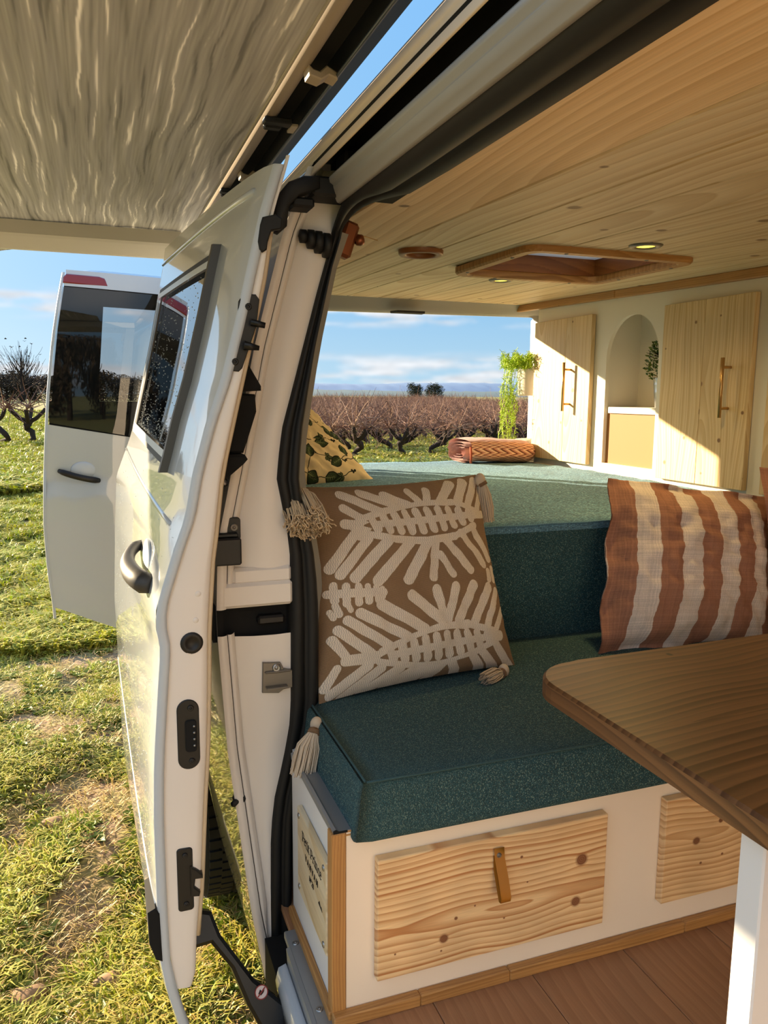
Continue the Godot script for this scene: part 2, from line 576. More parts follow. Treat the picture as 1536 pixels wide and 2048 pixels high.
	# cloth
	var tw := weave(1024, Color(0.14, 0.28, 0.31), Color(0.20, 0.35, 0.37), Color(0.50, 0.57, 0.52), 0.22, 3)
	textured("green_tweed", tw, 0.95, Color.WHITE, 2.0, 0.8)
	var sh := weave(256, Color(0.37, 0.54, 0.63), Color(0.42, 0.58, 0.66), Color(0.56, 0.71, 0.76), 0.10, 4)
	textured("bed_cloth", sh, 0.95, Color.WHITE, 1.5, 0.5)

const GROUND := -0.55
const ZR := -1.42       # rear edge of the side door opening
const ZB := -3.42       # rear end of the body

func ceil_y(z: float) -> float:
	return 1.357 - 0.0235 * z

func lift(x: float, z: float) -> float:
	# the lie of the meadow
	return 0.025 * sin(x * 1.7 + z * 0.9) + 0.02 * sin(x * 3.1 - z * 2.3) + 0.012 * sin(x * 7.0 + z * 6.1)

func build_ground() -> void:
	var n1 := noise(61, 1.0, 4)
	var im := image(512, 512, func(u: float, v: float) -> Color:
		var a := n1.get_noise_2d(u * 10.0, v * 10.0)
		var b := n1.get_noise_2d(u * 60.0 + 9.0, v * 60.0)
		var c := Color(0.68, 0.56, 0.44).lerp(Color(0.76, 0.65, 0.52), clampf(0.5 + a, 0.0, 1.0))
		c = c.lerp(Color(0.56, 0.52, 0.27), clampf(a * 1.6 + 0.35 + b * 0.5, 0.0, 0.75))
		return c * (0.85 + 0.45 * b))
	var m := textured("soil", im, 0.98, Color.WHITE, 5.0, 1.0)
	m.uv1_triplanar = true
	m.uv1_world_triplanar = true
	m.uv1_scale = Vector3.ONE * 0.45
	var b := B.new().smooth(true)
	var rows := []
	for i in 136:
		var z := 3.0 - 0.12 * i
		var row := PackedVector3Array()
		for j in 70:
			var x := -5.0 + 0.12 * j
			row.append(Vector3(x, GROUND + lift(x, z), z))
		rows.append(row)
	b.grid(rows)
	struct("ground", b, m, "grassy stony meadow ground round the van")
	var far := B.new()
	far.box(Vector3(-4000, GROUND - 6.0, -4000), Vector3(4000, GROUND - 0.06, 400))
	var fm := textured("meadow", image(256, 256, func(u: float, v: float) -> Color:
		var a := n1.get_noise_2d(u * 14.0, v * 14.0)
		var c2 := n1.get_noise_2d(u * 70.0 + 9.0, v * 70.0)
		return Color(0.52, 0.54, 0.22).lerp(Color(0.52, 0.48, 0.28), clampf(0.4 + a * 1.4, 0.0, 1.0)) * (0.9 + 0.5 * c2)), 1.0)
	fm.uv1_triplanar = true
	fm.uv1_world_triplanar = true
	fm.uv1_scale = Vector3.ONE * 0.12
	struct("ground", far, fm, "open meadow running out to the hills")

func build_shell() -> void:
	# floor boards
	var base := B.new()
	base.box(Vector3(0.33, -0.06, -3.3), Vector3(2.08, -0.004, 0.9))
	var fl := struct("floor", base, M.gap_black, "dark laminate floor of the van")
	var w := 0.193
	var k := 0
	var x := 0.3
	while x < 2.05:
		var z := 0.9 - (0.45 if k % 2 else 0.0)
		var zz := [0.9, -0.30 if k % 2 else -0.62, -2.0, -3.3]
		for q in 3:
			var b := B.new()
			b.grain = 2
			b.us = 0.9
			b.vk = 4.0
			b.uo = Vector2(rng.randf(), 0.1 * k)
			b.box(Vector3(maxf(x, 0.305) + 0.0006, -0.012, zz[q + 1] + 0.0006), Vector3(minf(x + w, 2.08) - 0.0006, 0.0, zz[q] - 0.0006), 0.0012)
			obj("floor_board", b, M.floor_board, fl)
		x += w
		k += 1
	# ceiling: planks along the van, following its slight rise to the rear
	var back := B.new()
	back.box(Vector3(0.54, 1.43, -3.3), Vector3(2.08, 1.47, 1.0))
	var rot := Transform3D(Basis(Vector3(1, 0, 0), 0.0235), Vector3(0, 1.357, 0))
	back = B.new()
	for q: Array in [[0.50, 1.07, -3.36, 1.0], [1.57, 2.08, -3.36, 1.0], [1.07, 1.57, -3.36, -2.25], [1.07, 1.57, -1.84, 1.0]]:
		back.box(Vector3(q[0], 0.014, q[2]), Vector3(q[1], 0.05, q[3]), 0.0, rot)
	var ce := struct("ceiling", back, M.gap_black, "pine plank ceiling of the van")
	var seams := [0.525, 0.733, 0.872, 1.013, 1.155, 1.297, 1.439, 1.581, 1.723, 1.88, 2.08]
	for i in seams.size() - 1:
		var b := B.new()
		b.grain = 2
		b.us = 0.42
		b.vk = 4.0
		b.uo = Vector2(rng.randf(), rng.randf())
		var p0: float = seams[i] + 0.0018
		var p1: float = seams[i + 1] - 0.0018
		if p1 > 1.07 and p0 < 1.57:
			# sawn out round the roof hatch
			b.box(Vector3(p0, 0.0, -3.335), Vector3(p1, 0.014, -2.25), 0.0025, rot)
			b.box(Vector3(p0, 0.0, -1.84), Vector3(p1, 0.014, 0.9), 0.0025, rot)
			if p0 < 1.06: b.box(Vector3(p0, 0.0, -2.26), Vector3(1.065, 0.014, -1.83), 0.0025, rot)
			if p1 > 1.58: b.box(Vector3(1.575, 0.0, -2.26), Vector3(p1, 0.014, -1.83), 0.0025, rot)
		else:
			b.box(Vector3(p0, 0.0, -3.335), Vector3(p1, 0.014, 0.9), 0.0025, rot)
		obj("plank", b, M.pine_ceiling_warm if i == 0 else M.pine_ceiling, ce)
	# the sides that close the room
	var b := B.new()
	b.box(Vector3(2.08, -0.06, -3.36), Vector3(2.12, 1.5, 1.0))
	struct("wall_right", b, M.cream_panel, "lined right side of the van")
	b = B.new()
	var si := arr(SEAL_I)
	var wl := PackedVector2Array()
	for h in 9: wl.append(Vector2(at_y(si, lerpf(0.0, 1.43, h / 8.0)) - 0.022, lerpf(0.0, 1.43, h / 8.0)))
	wl.append(Vector2(0.435, 1.43))
	wl.append(Vector2(0.325, 1.0))
	wl.append(Vector2(0.28, 0.0))
	b.prism(wl, 1.67, at_z(ZR - 0.25))
	struct("wall_left", b, M.grey_felt, "lined left side of the van behind the door opening")
	b = B.new()
	b.box(Vector3(0.35, -0.06, 0.9), Vector3(2.1, 1.46, 0.94))  # out of view; full height and white to bounce sunlight inside
	struct("wall_front", b, M.white_panel, "unseen white partition towards the cab, closed and whitened to bounce sunlight")

var van: Node3D
# (y, x) of the body side, of the sliding door's skin at its front and rear edge
const BODY := [-0.30, 0.31, -0.18, 0.275, 0.0, 0.245, 0.2, 0.222, 0.35, 0.205, 0.6, 0.190, 0.75, 0.196, 0.9, 0.228, 1.1, 0.268, 1.3, 0.322, 1.42, 0.37, 1.47, 0.41]
const SEAL_I := [-0.25, 0.316, -0.154, 0.318, -0.045, 0.327, 0.204, 0.335, 0.296, 0.356, 0.36, 0.375, 0.416, 0.387, 0.60, 0.389, 0.70, 0.383, 0.766, 0.371, 0.82, 0.356, 0.871, 0.352, 0.95, 0.358, 1.101, 0.383, 1.28, 0.423, 1.344, 0.452, 1.37, 0.475]
const SKIN_F := [-0.12, 0.095, -0.03, 0.072, 0.034, 0.062, 0.137, 0.060, 0.296, 0.060, 0.383, 0.063, 0.429, 0.066, 0.525, 0.074, 0.602, 0.081, 0.638, 0.075, 0.672, 0.077, 0.767, 0.108, 0.818, 0.127, 0.889, 0.141, 0.97, 0.164, 1.042, 0.19, 1.138, 0.216, 1.233, 0.239, 1.312, 0.259, 1.382, 0.281, 1.43, 0.294]
const SKIN_R := [-0.12, 0.036, 0.0, 0.029, 0.194, 0.027, 0.334, 0.026, 0.411, 0.024, 0.637, 0.035, 0.784, 0.045, 0.9, 0.09, 1.172, 0.153, 1.37, 0.194, 1.43, 0.203]
const INNER_F := [-0.12, 0.104, -0.036, 0.112, -0.018, 0.122, 0.071, 0.127, 0.158, 0.136, 0.31, 0.145, 0.415, 0.153, 0.514, 0.157, 0.624, 0.160, 0.742, 0.169, 0.789, 0.176, 0.888, 0.188, 0.994, 0.213, 1.107, 0.24, 1.203, 0.263, 1.306, 0.279, 1.345, 0.286, 1.4, 0.295]

func extrude_z(prof: PackedVector2Array, z0: float, z1: float, steps := 1, close := false) -> B:
	# (x, y) outline carried along z
	var b := B.new().smooth(true)
	var rows := []
	if close: prof.append(prof[0])
	for i in steps + 1:
		var z := lerpf(z0, z1, float(i) / steps)
		var row := PackedVector3Array()
		for p in prof: row.append(Vector3(p.x, p.y, z))
		rows.append(row)
	b.grid(rows)
	return b

func build_van() -> void:
	van = thing("camper_van", "white camper van with its side door slid open and its rear doors wide open", "van", Vector3(0.3, GROUND, -1.4))
	van.position = Vector3.ZERO
	mat("tube_brown", Color(0.30, 0.25, 0.20), 0.8)
	var body := arr(BODY)
	# outer side behind the door opening, cut out round the wheel
	var b := B.new().smooth(true)
	var rows := []
	for i in 61:
		var z := lerpf(ZR, ZB, i / 60.0)
		var dz := absf(z + 2.42)
		var lo := -0.22
		if dz < 0.43: lo = maxf(lo, -0.22 + sqrt(0.43 * 0.43 - dz * dz))
		var row := PackedVector3Array()
		for j in 25:
			var y := lerpf(lo, 1.47, j / 24.0)
			row.append(Vector3(at_y(body, y) - 0.012 * sin(PI * i / 60.0), y, z))
		rows.append(row)
	b.grid(rows)
	obj("body_side", b, M.white_paint, van)
	# roof skin, right side and rear corner
	b = B.new()
	for q: Array in [[0.43, 1.07, -3.40, 1.6], [1.54, 2.10, -3.40, 1.6], [1.07, 1.54, -3.40, -2.24], [1.07, 1.54, -1.82, 1.6]]: b.box(Vector3(q[0], 1.485, q[2]), Vector3(q[1], 1.51, q[3]))
	obj("roof", b, M.white_paint, van)
	b = B.new()
	b.box(Vector3(2.13, -0.3, ZB), Vector3(2.17, 1.49, 1.6), 0.01)
	obj("body_side", b, M.white_paint, van)
	b = B.new()
	b.box(Vector3(0.30, -0.22, ZB), Vector3(2.14, -0.065, 1.3), 0.01)
	obj("underbody", b, M.gap_black, van)
	# face of the pillar at the rear of the door opening
	var outer := arr(BODY)
	var seal_o := arr([-0.25, 0.28, -0.089, 0.283, 0.05, 0.282, 0.16, 0.284, 0.233, 0.293, 0.31, 0.312, 0.393, 0.327, 0.56, 0.329, 0.74, 0.330, 0.79, 0.321, 0.864, 0.306, 0.95, 0.315, 1.055, 0.345, 1.20, 0.385, 1.30, 0.415, 1.36, 0.44])
	var seal_i := arr(SEAL_I)
	var face := func(lo: float, hi: float, x0: Callable, x1: Callable, z0: float, z1: float, bulge: float) -> B:
		var g := B.new().smooth(true)
		var rr := []
		for i in 29:
			var y := lerpf(lo, hi, i / 28.0)
			var row := PackedVector3Array()
			for j in 9:
				var t := j / 8.0
				row.append(Vector3(lerpf(x0.call(y), x1.call(y), t), y, lerpf(z0, z1, t) + bulge * sin(PI * t)))
			rr.append(row)
		g.grid(rr)
		return g
	var fo := func(y: float) -> float: return at_y(outer, y)
	var f1 := func(y: float) -> float: return at_y(outer, y) + 0.018
	var f2 := func(y: float) -> float: return at_y(outer, y) + 0.0200
	var f3 := func(y: float) -> float: return minf(at_y(outer, y) + 0.034, at_y(seal_o, y) - 0.004)
	var fs := func(y: float) -> float: return at_y(seal_o, y) + 0.012
	var pillar := obj("door_pillar", face.call(0.625, 1.42, f3, fs, ZR - 0.020, ZR - 0.014, 0.010), M.inner_paint, van)
	obj("pillar_face", face.call(-0.22, 0.566, f3, fs, ZR - 0.020, ZR - 0.012, 0.008), M.inner_paint, pillar)
	for s: Array in [[0.625, 1.42], [-0.22, 0.575]]:
		obj("flange", face.call(s[0], s[1], fo, f1, ZR, ZR - 0.002, 0.004), M.inner_paint, pillar)
		obj("flange_edge", face.call(s[0], s[1], f1, f2, ZR - 0.010, ZR - 0.010, 0.0), M.tube_brown, pillar)
		obj("flange_step", face.call(s[0], s[1], f2, f3, ZR - 0.006, ZR - 0.018, 0.006), M.inner_paint, pillar)
	# steps pressed into the pillar
	b = B.new()
	b.box(Vector3(0.222, 0.668, ZR - 0.03), Vector3(0.335, 0.700, ZR - 0.004), 0.006)
	obj("pressed_step", b, M.inner_paint, pillar)
	b = B.new()
	b.box(Vector3(0.196, 0.625, ZR - 0.03), Vector3(0.336, 0.672, ZR + 0.001), 0.006)
	obj("pressed_step", b, M.inner_paint, pillar)
	# the slot of the centre rail
	b = B.new()
	b.box(Vector3(0.185, 0.560, -2.5), Vector3(0.205, 0.63, ZR - 0.012))
	b.box(Vector3(0.19, 0.56, ZR - 0.09), Vector3(0.335, 0.63, ZR - 0.03))
	obj("centre_rail", b, M.gap_black, van)
	b = B.new()
	b.box(Vector3(0.27, 0.585, ZR - 0.05), Vector3(0.322, 0.602, ZR - 0.012), 0.004)
	obj("rail_lip", b, M.black_plastic, van)
	# guide bracket with its bolt, rubber stop and striker
	b = B.new()
	b.prism(rrect(Vector2(0.213, 0.755), Vector2(0.238, 0.797), 0.006), 0.008, at_z(ZR + 0.002), 0.001)
	var br := obj("bracket", b, M.black_plastic, van)
	screw(br, Vector3(0.226, 0.779, ZR + 0.002), Vector3(0, 0, 1), 0.008, M.dull_steel, "bolt")
	b = B.new()
	b.box(Vector3(0.176, 0.712, ZR - 0.01), Vector3(0.236, 0.762, ZR + 0.022), 0.003)
	b.box(Vector3(0.180, 0.762, ZR - 0.01), Vector3(0.232, 0.770, ZR + 0.012), 0.002)
	obj("guide_roller_housing", b, M.black_plastic, br)
	b = B.new()
	b.prism(arr([0.276, 0.514, 0.310, 0.511, 0.316, 0.498, 0.333, 0.493, 0.333, 0.459, 0.315, 0.456, 0.306, 0.450, 0.274, 0.454]), 0.006, at_z(ZR - 0.002), 0.001)
	b.box(Vector3(0.280, 0.463, ZR - 0.004), Vector3(0.322, 0.467, ZR + 0.012), 0.001)
	b.box(Vector3(0.279, 0.492, ZR - 0.004), Vector3(0.330, 0.497, ZR + 0.003), 0.002)
	var stk := obj("striker", b, M.dull_steel, van)
	screw(stk, Vector3(0.302, 0.502, ZR - 0.002), Vector3(0, 0, 1), 0.009, M.steel, "bolt")
	b = B.new().smooth(true)
	b.lathe(arr([0.0, 0.028, 0.006, 0.026, 0.006, 0.008, 0.013, 0.006, 0.013, -0.006]), 12, Transform3D(Basis(Vector3(0, 1, 0), Vector3(-0.6, 0, 0.8), Vector3(0.8, 0, 0.6)), Vector3(0.228, 0.243, ZR - 0.012)))
	obj("rubber_stop", b, M.rubber, van)
	# rubber seal: up the pillar, round the corner, forward along the header
	b = B.new().smooth(true)
	rows = []
	var prof := [Vector2(0.0, -0.012), Vector2(0.10, 0.012), Vector2(0.30, 0.016), Vector2(0.47, 0.010), Vector2(0.53, 0.003), Vector2(0.60, 0.012), Vector2(0.80, 0.018), Vector2(0.97, 0.006), Vector2(1.0, -0.03)]
	for i in 33:
		var y := lerpf(-0.25, 1.30, i / 32.0)
		var row := PackedVector3Array()
		for p: Vector2 in prof: row.append(Vector3(lerpf(at_y(seal_o, y), at_y(seal_i, y), p.x), y, ZR - 0.012 + p.y))
		rows.append(row)
	for i in 9:
		# corner: the band swings from facing forward to facing down
		var t := (i + 1) / 9.0
		var a := t * PI * 0.5
		var o0 := Vector3(0.415, 1.30, ZR - 0.012).lerp(Vector3(0.408, 1.345, ZR + 0.20), t) + Vector3(0.0, 0.022 * sin(PI * t), -0.010 * sin(PI * t))
		var i0 := Vector3(0.428, 1.30, ZR - 0.012).lerp(Vector3(0.535, 1.375, ZR + 0.14), t) + Vector3(-0.010 * sin(PI * t), 0.026 * sin(PI * t), -0.055 * sin(PI * t))
		var n := Vector3(-0.3 * sin(a), -sin(a), cos(a)).normalized()
		var row := PackedVector3Array()
		for p: Vector2 in prof: row.append(o0.lerp(i0, p.x) + n * p.y)
		rows.append(row)
	for i in 12:
		var z := lerpf(ZR + 0.30, 1.2, i / 11.0)
		var row := PackedVector3Array()
		for p: Vector2 in prof: row.append(Vector3(0.408, 1.345, z).lerp(Vector3(0.535, 1.375, z), p.x) + Vector3(-0.1, -1.0, 0).normalized() * p.y)
		rows.append(row)
	b.grid(rows)
	obj("door_seal", b, M.rubber, van)
	# trim strip between seal and room
	b = B.new()
	for i in 14:
		var y0 := lerpf(0.43, 1.32, i / 14.0)
		var y1 := lerpf(0.43, 1.32, (i + 1) / 14.0)
		b.quad(Vector3(at_y(seal_i, y0) - 0.004, y0, ZR - 0.03), Vector3(at_y(seal_i, y0) + 0.02, y0, ZR - 0.05), Vector3(at_y(seal_i, y1) + 0.02, y1, ZR - 0.05), Vector3(at_y(seal_i, y1) - 0.004, y1, ZR - 0.03))
		b.quad(Vector3(at_y(seal_i, y0) + 0.02, y0, ZR - 0.05), Vector3(at_y(seal_i, y0) + 0.03, y0, ZR - 0.16), Vector3(at_y(seal_i, y1) + 0.03, y1, ZR - 0.16), Vector3(at_y(seal_i, y1) + 0.02, y1, ZR - 0.05))
	obj("pillar_trim", b, M.grey_felt, van)
	# header above the door: gutter lip, dark channel, rail
	obj("roof_edge", extrude_z(arr([0.47, 1.505, 0.425, 1.495, 0.392, 1.464, 0.3795, 1.441, 0.3800, 1.436, 0.3865, 1.4285, 0.383, 1.4275]), ZB + 0.1, 1.4, 8), M.edge_beige, van)
	obj("gutter_joint", extrude_z(arr([0.381, 1.428, 0.386, 1.424, 0.380, 1.421]), ZB + 0.1, 1.4, 8), M.gap_black, van)
	obj("gutter_lip", extrude_z(arr([0.380, 1.421, 0.3742, 1.405, 0.3762, 1.4015, 0.3780, 1.404, 0.383, 1.418]), ZB + 0.1, 1.4, 8), M.edge_beige, van)
	obj("upper_channel", extrude_z(arr([0.384, 1.412, 0.42, 1.45, 0.45, 1.45, 0.45, 1.42, 0.405, 1.393]), -1.5, 1.4, 8), M.gap_black, van)
	obj("upper_rail", extrude_z(arr([0.402, 1.394, 0.392, 1.390, 0.3885, 1.385, 0.390, 1.378, 0.396, 1.374, 0.396, 1.371]), -1.36, 1.4, 8), M.grey_metal, van)
	obj("header_panel", extrude_z(arr([0.396, 1.371, 0.400, 1.360, 0.401, 1.3595, 0.405, 1.350, 0.406, 1.349, 0.411, 1.347, 0.413, 1.352]), -1.36, 1.4, 8), M.grey_metal, van)
	b = B.new()
	b.box(Vector3(0.435, 1.39, -1.5), Vector3(0.56, 1.48, 1.0))
	obj("header_core", b, M.gap_black, van)
	# end of the rail with the door's upper arm
	b = B.new().smooth(true)
	b.prism(arr([0.292, 1.294, 0.296, 1.345, 0.318, 1.372, 0.345, 1.384, 0.372, 1.386, 0.372, 1.366, 0.336, 1.352, 0.318, 1.333, 0.314, 1.300, 0.303, 1.290]), 0.03, at_z(-1.345), 0.003)
	b.smooth(false)
	b.box(Vector3(0.36, 1.356, -1.41), Vector3(0.45, 1.388, -1.35), 0.004)
	b.box(Vector3(0.325, 1.335, -1.40), Vector3(0.365, 1.352, -1.355), 0.004)
	var arm := obj("upper_arm", b, M.rubber, van)
	b = B.new().smooth(true)
	b.lathe(arr([0.0, 0.02, 0.014, 0.02, 0.016, 0.0, 0.0, 0.0]), 14, Transform3D(Basis(), Vector3(0.43, 1.388, -1.33)))
	obj("roller", b, M.dull_steel, arm)
	b = B.new()
	b.box(Vector3(0.405, 1.37, -1.37), Vector3(0.445, 1.425, -1.31), 0.005)
	obj("roller_cage", b, M.rubber, arm)
	b = B.new().smooth(true)
	for q: Array in [[0.352, 0.012], [0.366, 0.017], [0.38, 0.02], [0.395, 0.022]]:
		b.lathe(arr([0.0, 0.014, q[1], 0.010, q[1], 0.0, 0.0, 0.0]), 12, Transform3D(Basis(Vector3(0, 1, 0), Vector3(-1, 0, 0), Vector3(0, 0, 1)), Vector3(q[0] + 0.012, 1.300 - (q[0] - 0.35) * 0.3, ZR + 0.004)))
	obj("rubber_buffer", b, M.rubber, van)
	# lower sill: aluminium strip with screws, painted sill below
	b = B.new()
	b.box(Vector3(0.293, -0.012, -1.345), Vector3(0.335, 0.003, 0.9), 0.002)
	b.prism(arr([0.30, -0.02, 0.294, 0.003, 0.287, 0.0, 0.290, -0.05]), 2.2, at_z(0.9))
	var sill := obj("sill_strip", b, M.aluminium, van)
	for z: float in [-1.305, -1.135, -0.965, -0.7]: screw(sill, Vector3(0.306, 0.003, z), Vector3(0, 1, 0), 0.0065, M.steel)
	obj("step_edge", extrude_z(arr([0.30, -0.06, 0.286, -0.03, 0.272, -0.035, 0.266, -0.06, 0.272, -0.11, 0.30, -0.16]), -1.30, 0.9, 4), M.white_paint, van)
	b = B.new()
	b.box(Vector3(0.27, -0.30, ZR), Vector3(0.32, -0.06, 0.9))
	obj("lower_rail", b, M.gap_black, van)
	# lower arm of the door
	b = B.new()
	b.prism(arr([0.120, 0.100, 0.158, 0.088, 0.171, 0.047, 0.224, -0.037, 0.274, -0.087, 0.300, -0.108, 0.304, -0.140, 0.236, -0.135, 0.209, -0.078, 0.186, -0.012, 0.153, 0.036, 0.120, 0.034]), 0.05, Transform3D(Basis(Vector3(1, 0, 0), -0.5), Vector3(0, 0, -1.30)), 0.006)
	var la := obj("lower_arm", b, M.dark_metal, van)
	var sx := Transform3D(Basis(Vector3(1, 0, 0), -0.5) * Basis(Vector3(1, 0, 0), PI * 0.5), Vector3(0.234, -0.052, -1.271))
	b = B.new()
	b.lathe(arr([0.0, 0.0012, 0.0118, 0.0012, 0.0118, 0.0]), 20, sx)
	obj("sticker", b, M.sticker_white, la)
	b = B.new()
	b.lathe(arr([0.0118, 0.0, 0.0122, 0.0016, 0.0104, 0.0016, 0.0104, 0.0]), 20, sx)
	b.box(Vector3(-0.0098, 0.0012, -0.0011), Vector3(0.0098, 0.0018, 0.0011), 0.0, sx * Transform3D(Basis(Vector3.UP, 0.75), Vector3.ZERO))
	obj("sticker_ring", b, M.sticker_red, la)
	b = B.new()
	b.prism(arr([-0.006, -0.002, -0.002, 0.005, 0.001, 0.001, 0.006, 0.003, 0.004, -0.001, -0.001, -0.005]), 0.0006, sx * facing_up(0.0015))
	obj("sticker_symbol", b, M.ink, la)
	for q: Array in [[0.258, -0.080], [0.276, -0.105], [0.262, -0.112]]: screw(la, Vector3(q[0], q[1], -1.262), Vector3(0, 0.45, 0.9), 0.007, M.dull_steel, "bolt")
	# wheel
	var wh := Transform3D(Basis(Vector3(0, 1, 0), Vector3(-1, 0, 0), Vector3(0, 0, 1)), Vector3(0.325, -0.235, -2.42))
	b = B.new().smooth(true)
	b.lathe(arr([0.19, -0.10, 0.27, -0.105, 0.305, -0.095, 0.316, -0.075, 0.318, -0.052, 0.312, -0.05, 0.312, -0.046, 0.318, -0.044, 0.319, -0.003, 0.312, -0.002, 0.312, 0.002, 0.319, 0.003, 0.318, 0.044, 0.312, 0.046, 0.312, 0.05, 0.318, 0.052, 0.316, 0.075, 0.305, 0.095, 0.27, 0.105, 0.19, 0.10]), 60, wh)
	var ty := obj("tyre", b, M.tyre, van)
	b = B.new()
	for k in 60:
		var a := TAU * k / 60.0
		for q: float in [-0.06, -0.025, 0.025, 0.06]:
			b.box(Vector3(0.309, q - 0.018, -0.0125), Vector3(0.3235, q + 0.018, 0.0125), 0.0, wh * Transform3D(Basis(Vector3.UP, a + q), Vector3.ZERO))
	var tb := obj("tread_blocks", b, M.tyre, ty)
	tb.set_meta("kind", "stuff")
	b = B.new().smooth(true)
	b.lathe(arr([0.0, 0.06, 0.05, 0.06, 0.06, 0.04, 0.17, 0.05, 0.195, 0.09, 0.20, 0.1]), 32, wh)
	obj("wheel_rim", b, M.dark_metal, van)
	b = B.new()
	b.box(Vector3(0.5, -0.2, -2.9), Vector3(0.54, 0.3, -1.95))
	obj("wheel_arch", b, M.gap_black, van)
	# rear header with its felt lining, latch, corner posts
	obj("rear_header", extrude_header(), M.grey_felt, van)
	b = B.new()
	b.prism(arr([1.215, -3.27, 1.232, -3.225, 1.36, -3.225, 1.365, -3.27]), 0.010, facing_down(1.372), 0.002)
	obj("rear_latch", b, M.black_plastic, van)
	b = B.new()
	b.box(Vector3(0.35, -0.22, ZB), Vector3(0.475, 1.40, -3.34), 0.02)
	obj("rear_post", b, M.inner_paint, van)
	b = B.new()
	b.box(Vector3(1.99, -0.22, ZB), Vector3(2.13, 1.40, -3.14), 0.02)
	obj("rear_post", b, M.inner_paint, van)
	b = B.new().smooth(true)
	for i in 6:
		var a0 := PI * 0.5 * i / 6.0
		var a1 := PI * 0.5 * (i + 1) / 6.0
		var c := Vector2(1.91, 1.302)
		b.quad(Vector3(c.x + 0.085 * sin(a0), c.y + 0.085 * cos(a0), -3.30), Vector3(c.x + 0.085 * sin(a1), c.y + 0.085 * cos(a1), -3.30), Vector3(2.02, 1.41, -3.30), Vector3(2.02, 1.41, -3.30))
	b.smooth(false)
	obj("corner_gusset", b, M.grey_felt, van)

func extrude_header() -> B:
	var b := B.new().smooth(true)
	var rows := []
	for i in 25:
		var x := lerpf(0.45, 2.05, i / 24.0)
		var s := 0.004 * sin(x * 11.0) + 0.003 * sin(x * 5.0)
		var t := (x - 0.95) / 1.0
		var lo := 1.381 + 0.012 * t
		rows.append(PackedVector3Array([Vector3(x, 1.44, -3.24), Vector3(x, 1.423 + s, -3.265), Vector3(x, lo + 0.018 + s, -3.28), Vector3(x, lo + 0.002, -3.29), Vector3(x, lo, -3.31), Vector3(x, lo + 0.004, ZB), Vector3(x, 1.49, ZB)]))
	return b.grid(rows)

func skin_x(y: float, z: float) -> float:
	var s := pow(clampf((-1.3 - z) / 1.1, 0.0, 1.0), 0.6)
	return lerpf(at_y(arr(SKIN_F), y), at_y(arr(SKIN_R), y), s)

func skin_patch(y0: Callable, y1: Callable, z0: float, z1: float, nz: int, ny: int, off: float) -> B:
	var b := B.new().smooth(true)
	var rows := []
	for i in nz + 1:
		var z := lerpf(z0, z1, float(i) / nz)
		var row := PackedVector3Array()
		for j in ny + 1:
			var y: float = lerpf(y0.call(z), y1.call(z), float(j) / ny)
			row.append(Vector3(skin_x(y, z) + off, y, z))
		rows.append(row)
	return b.grid(rows)

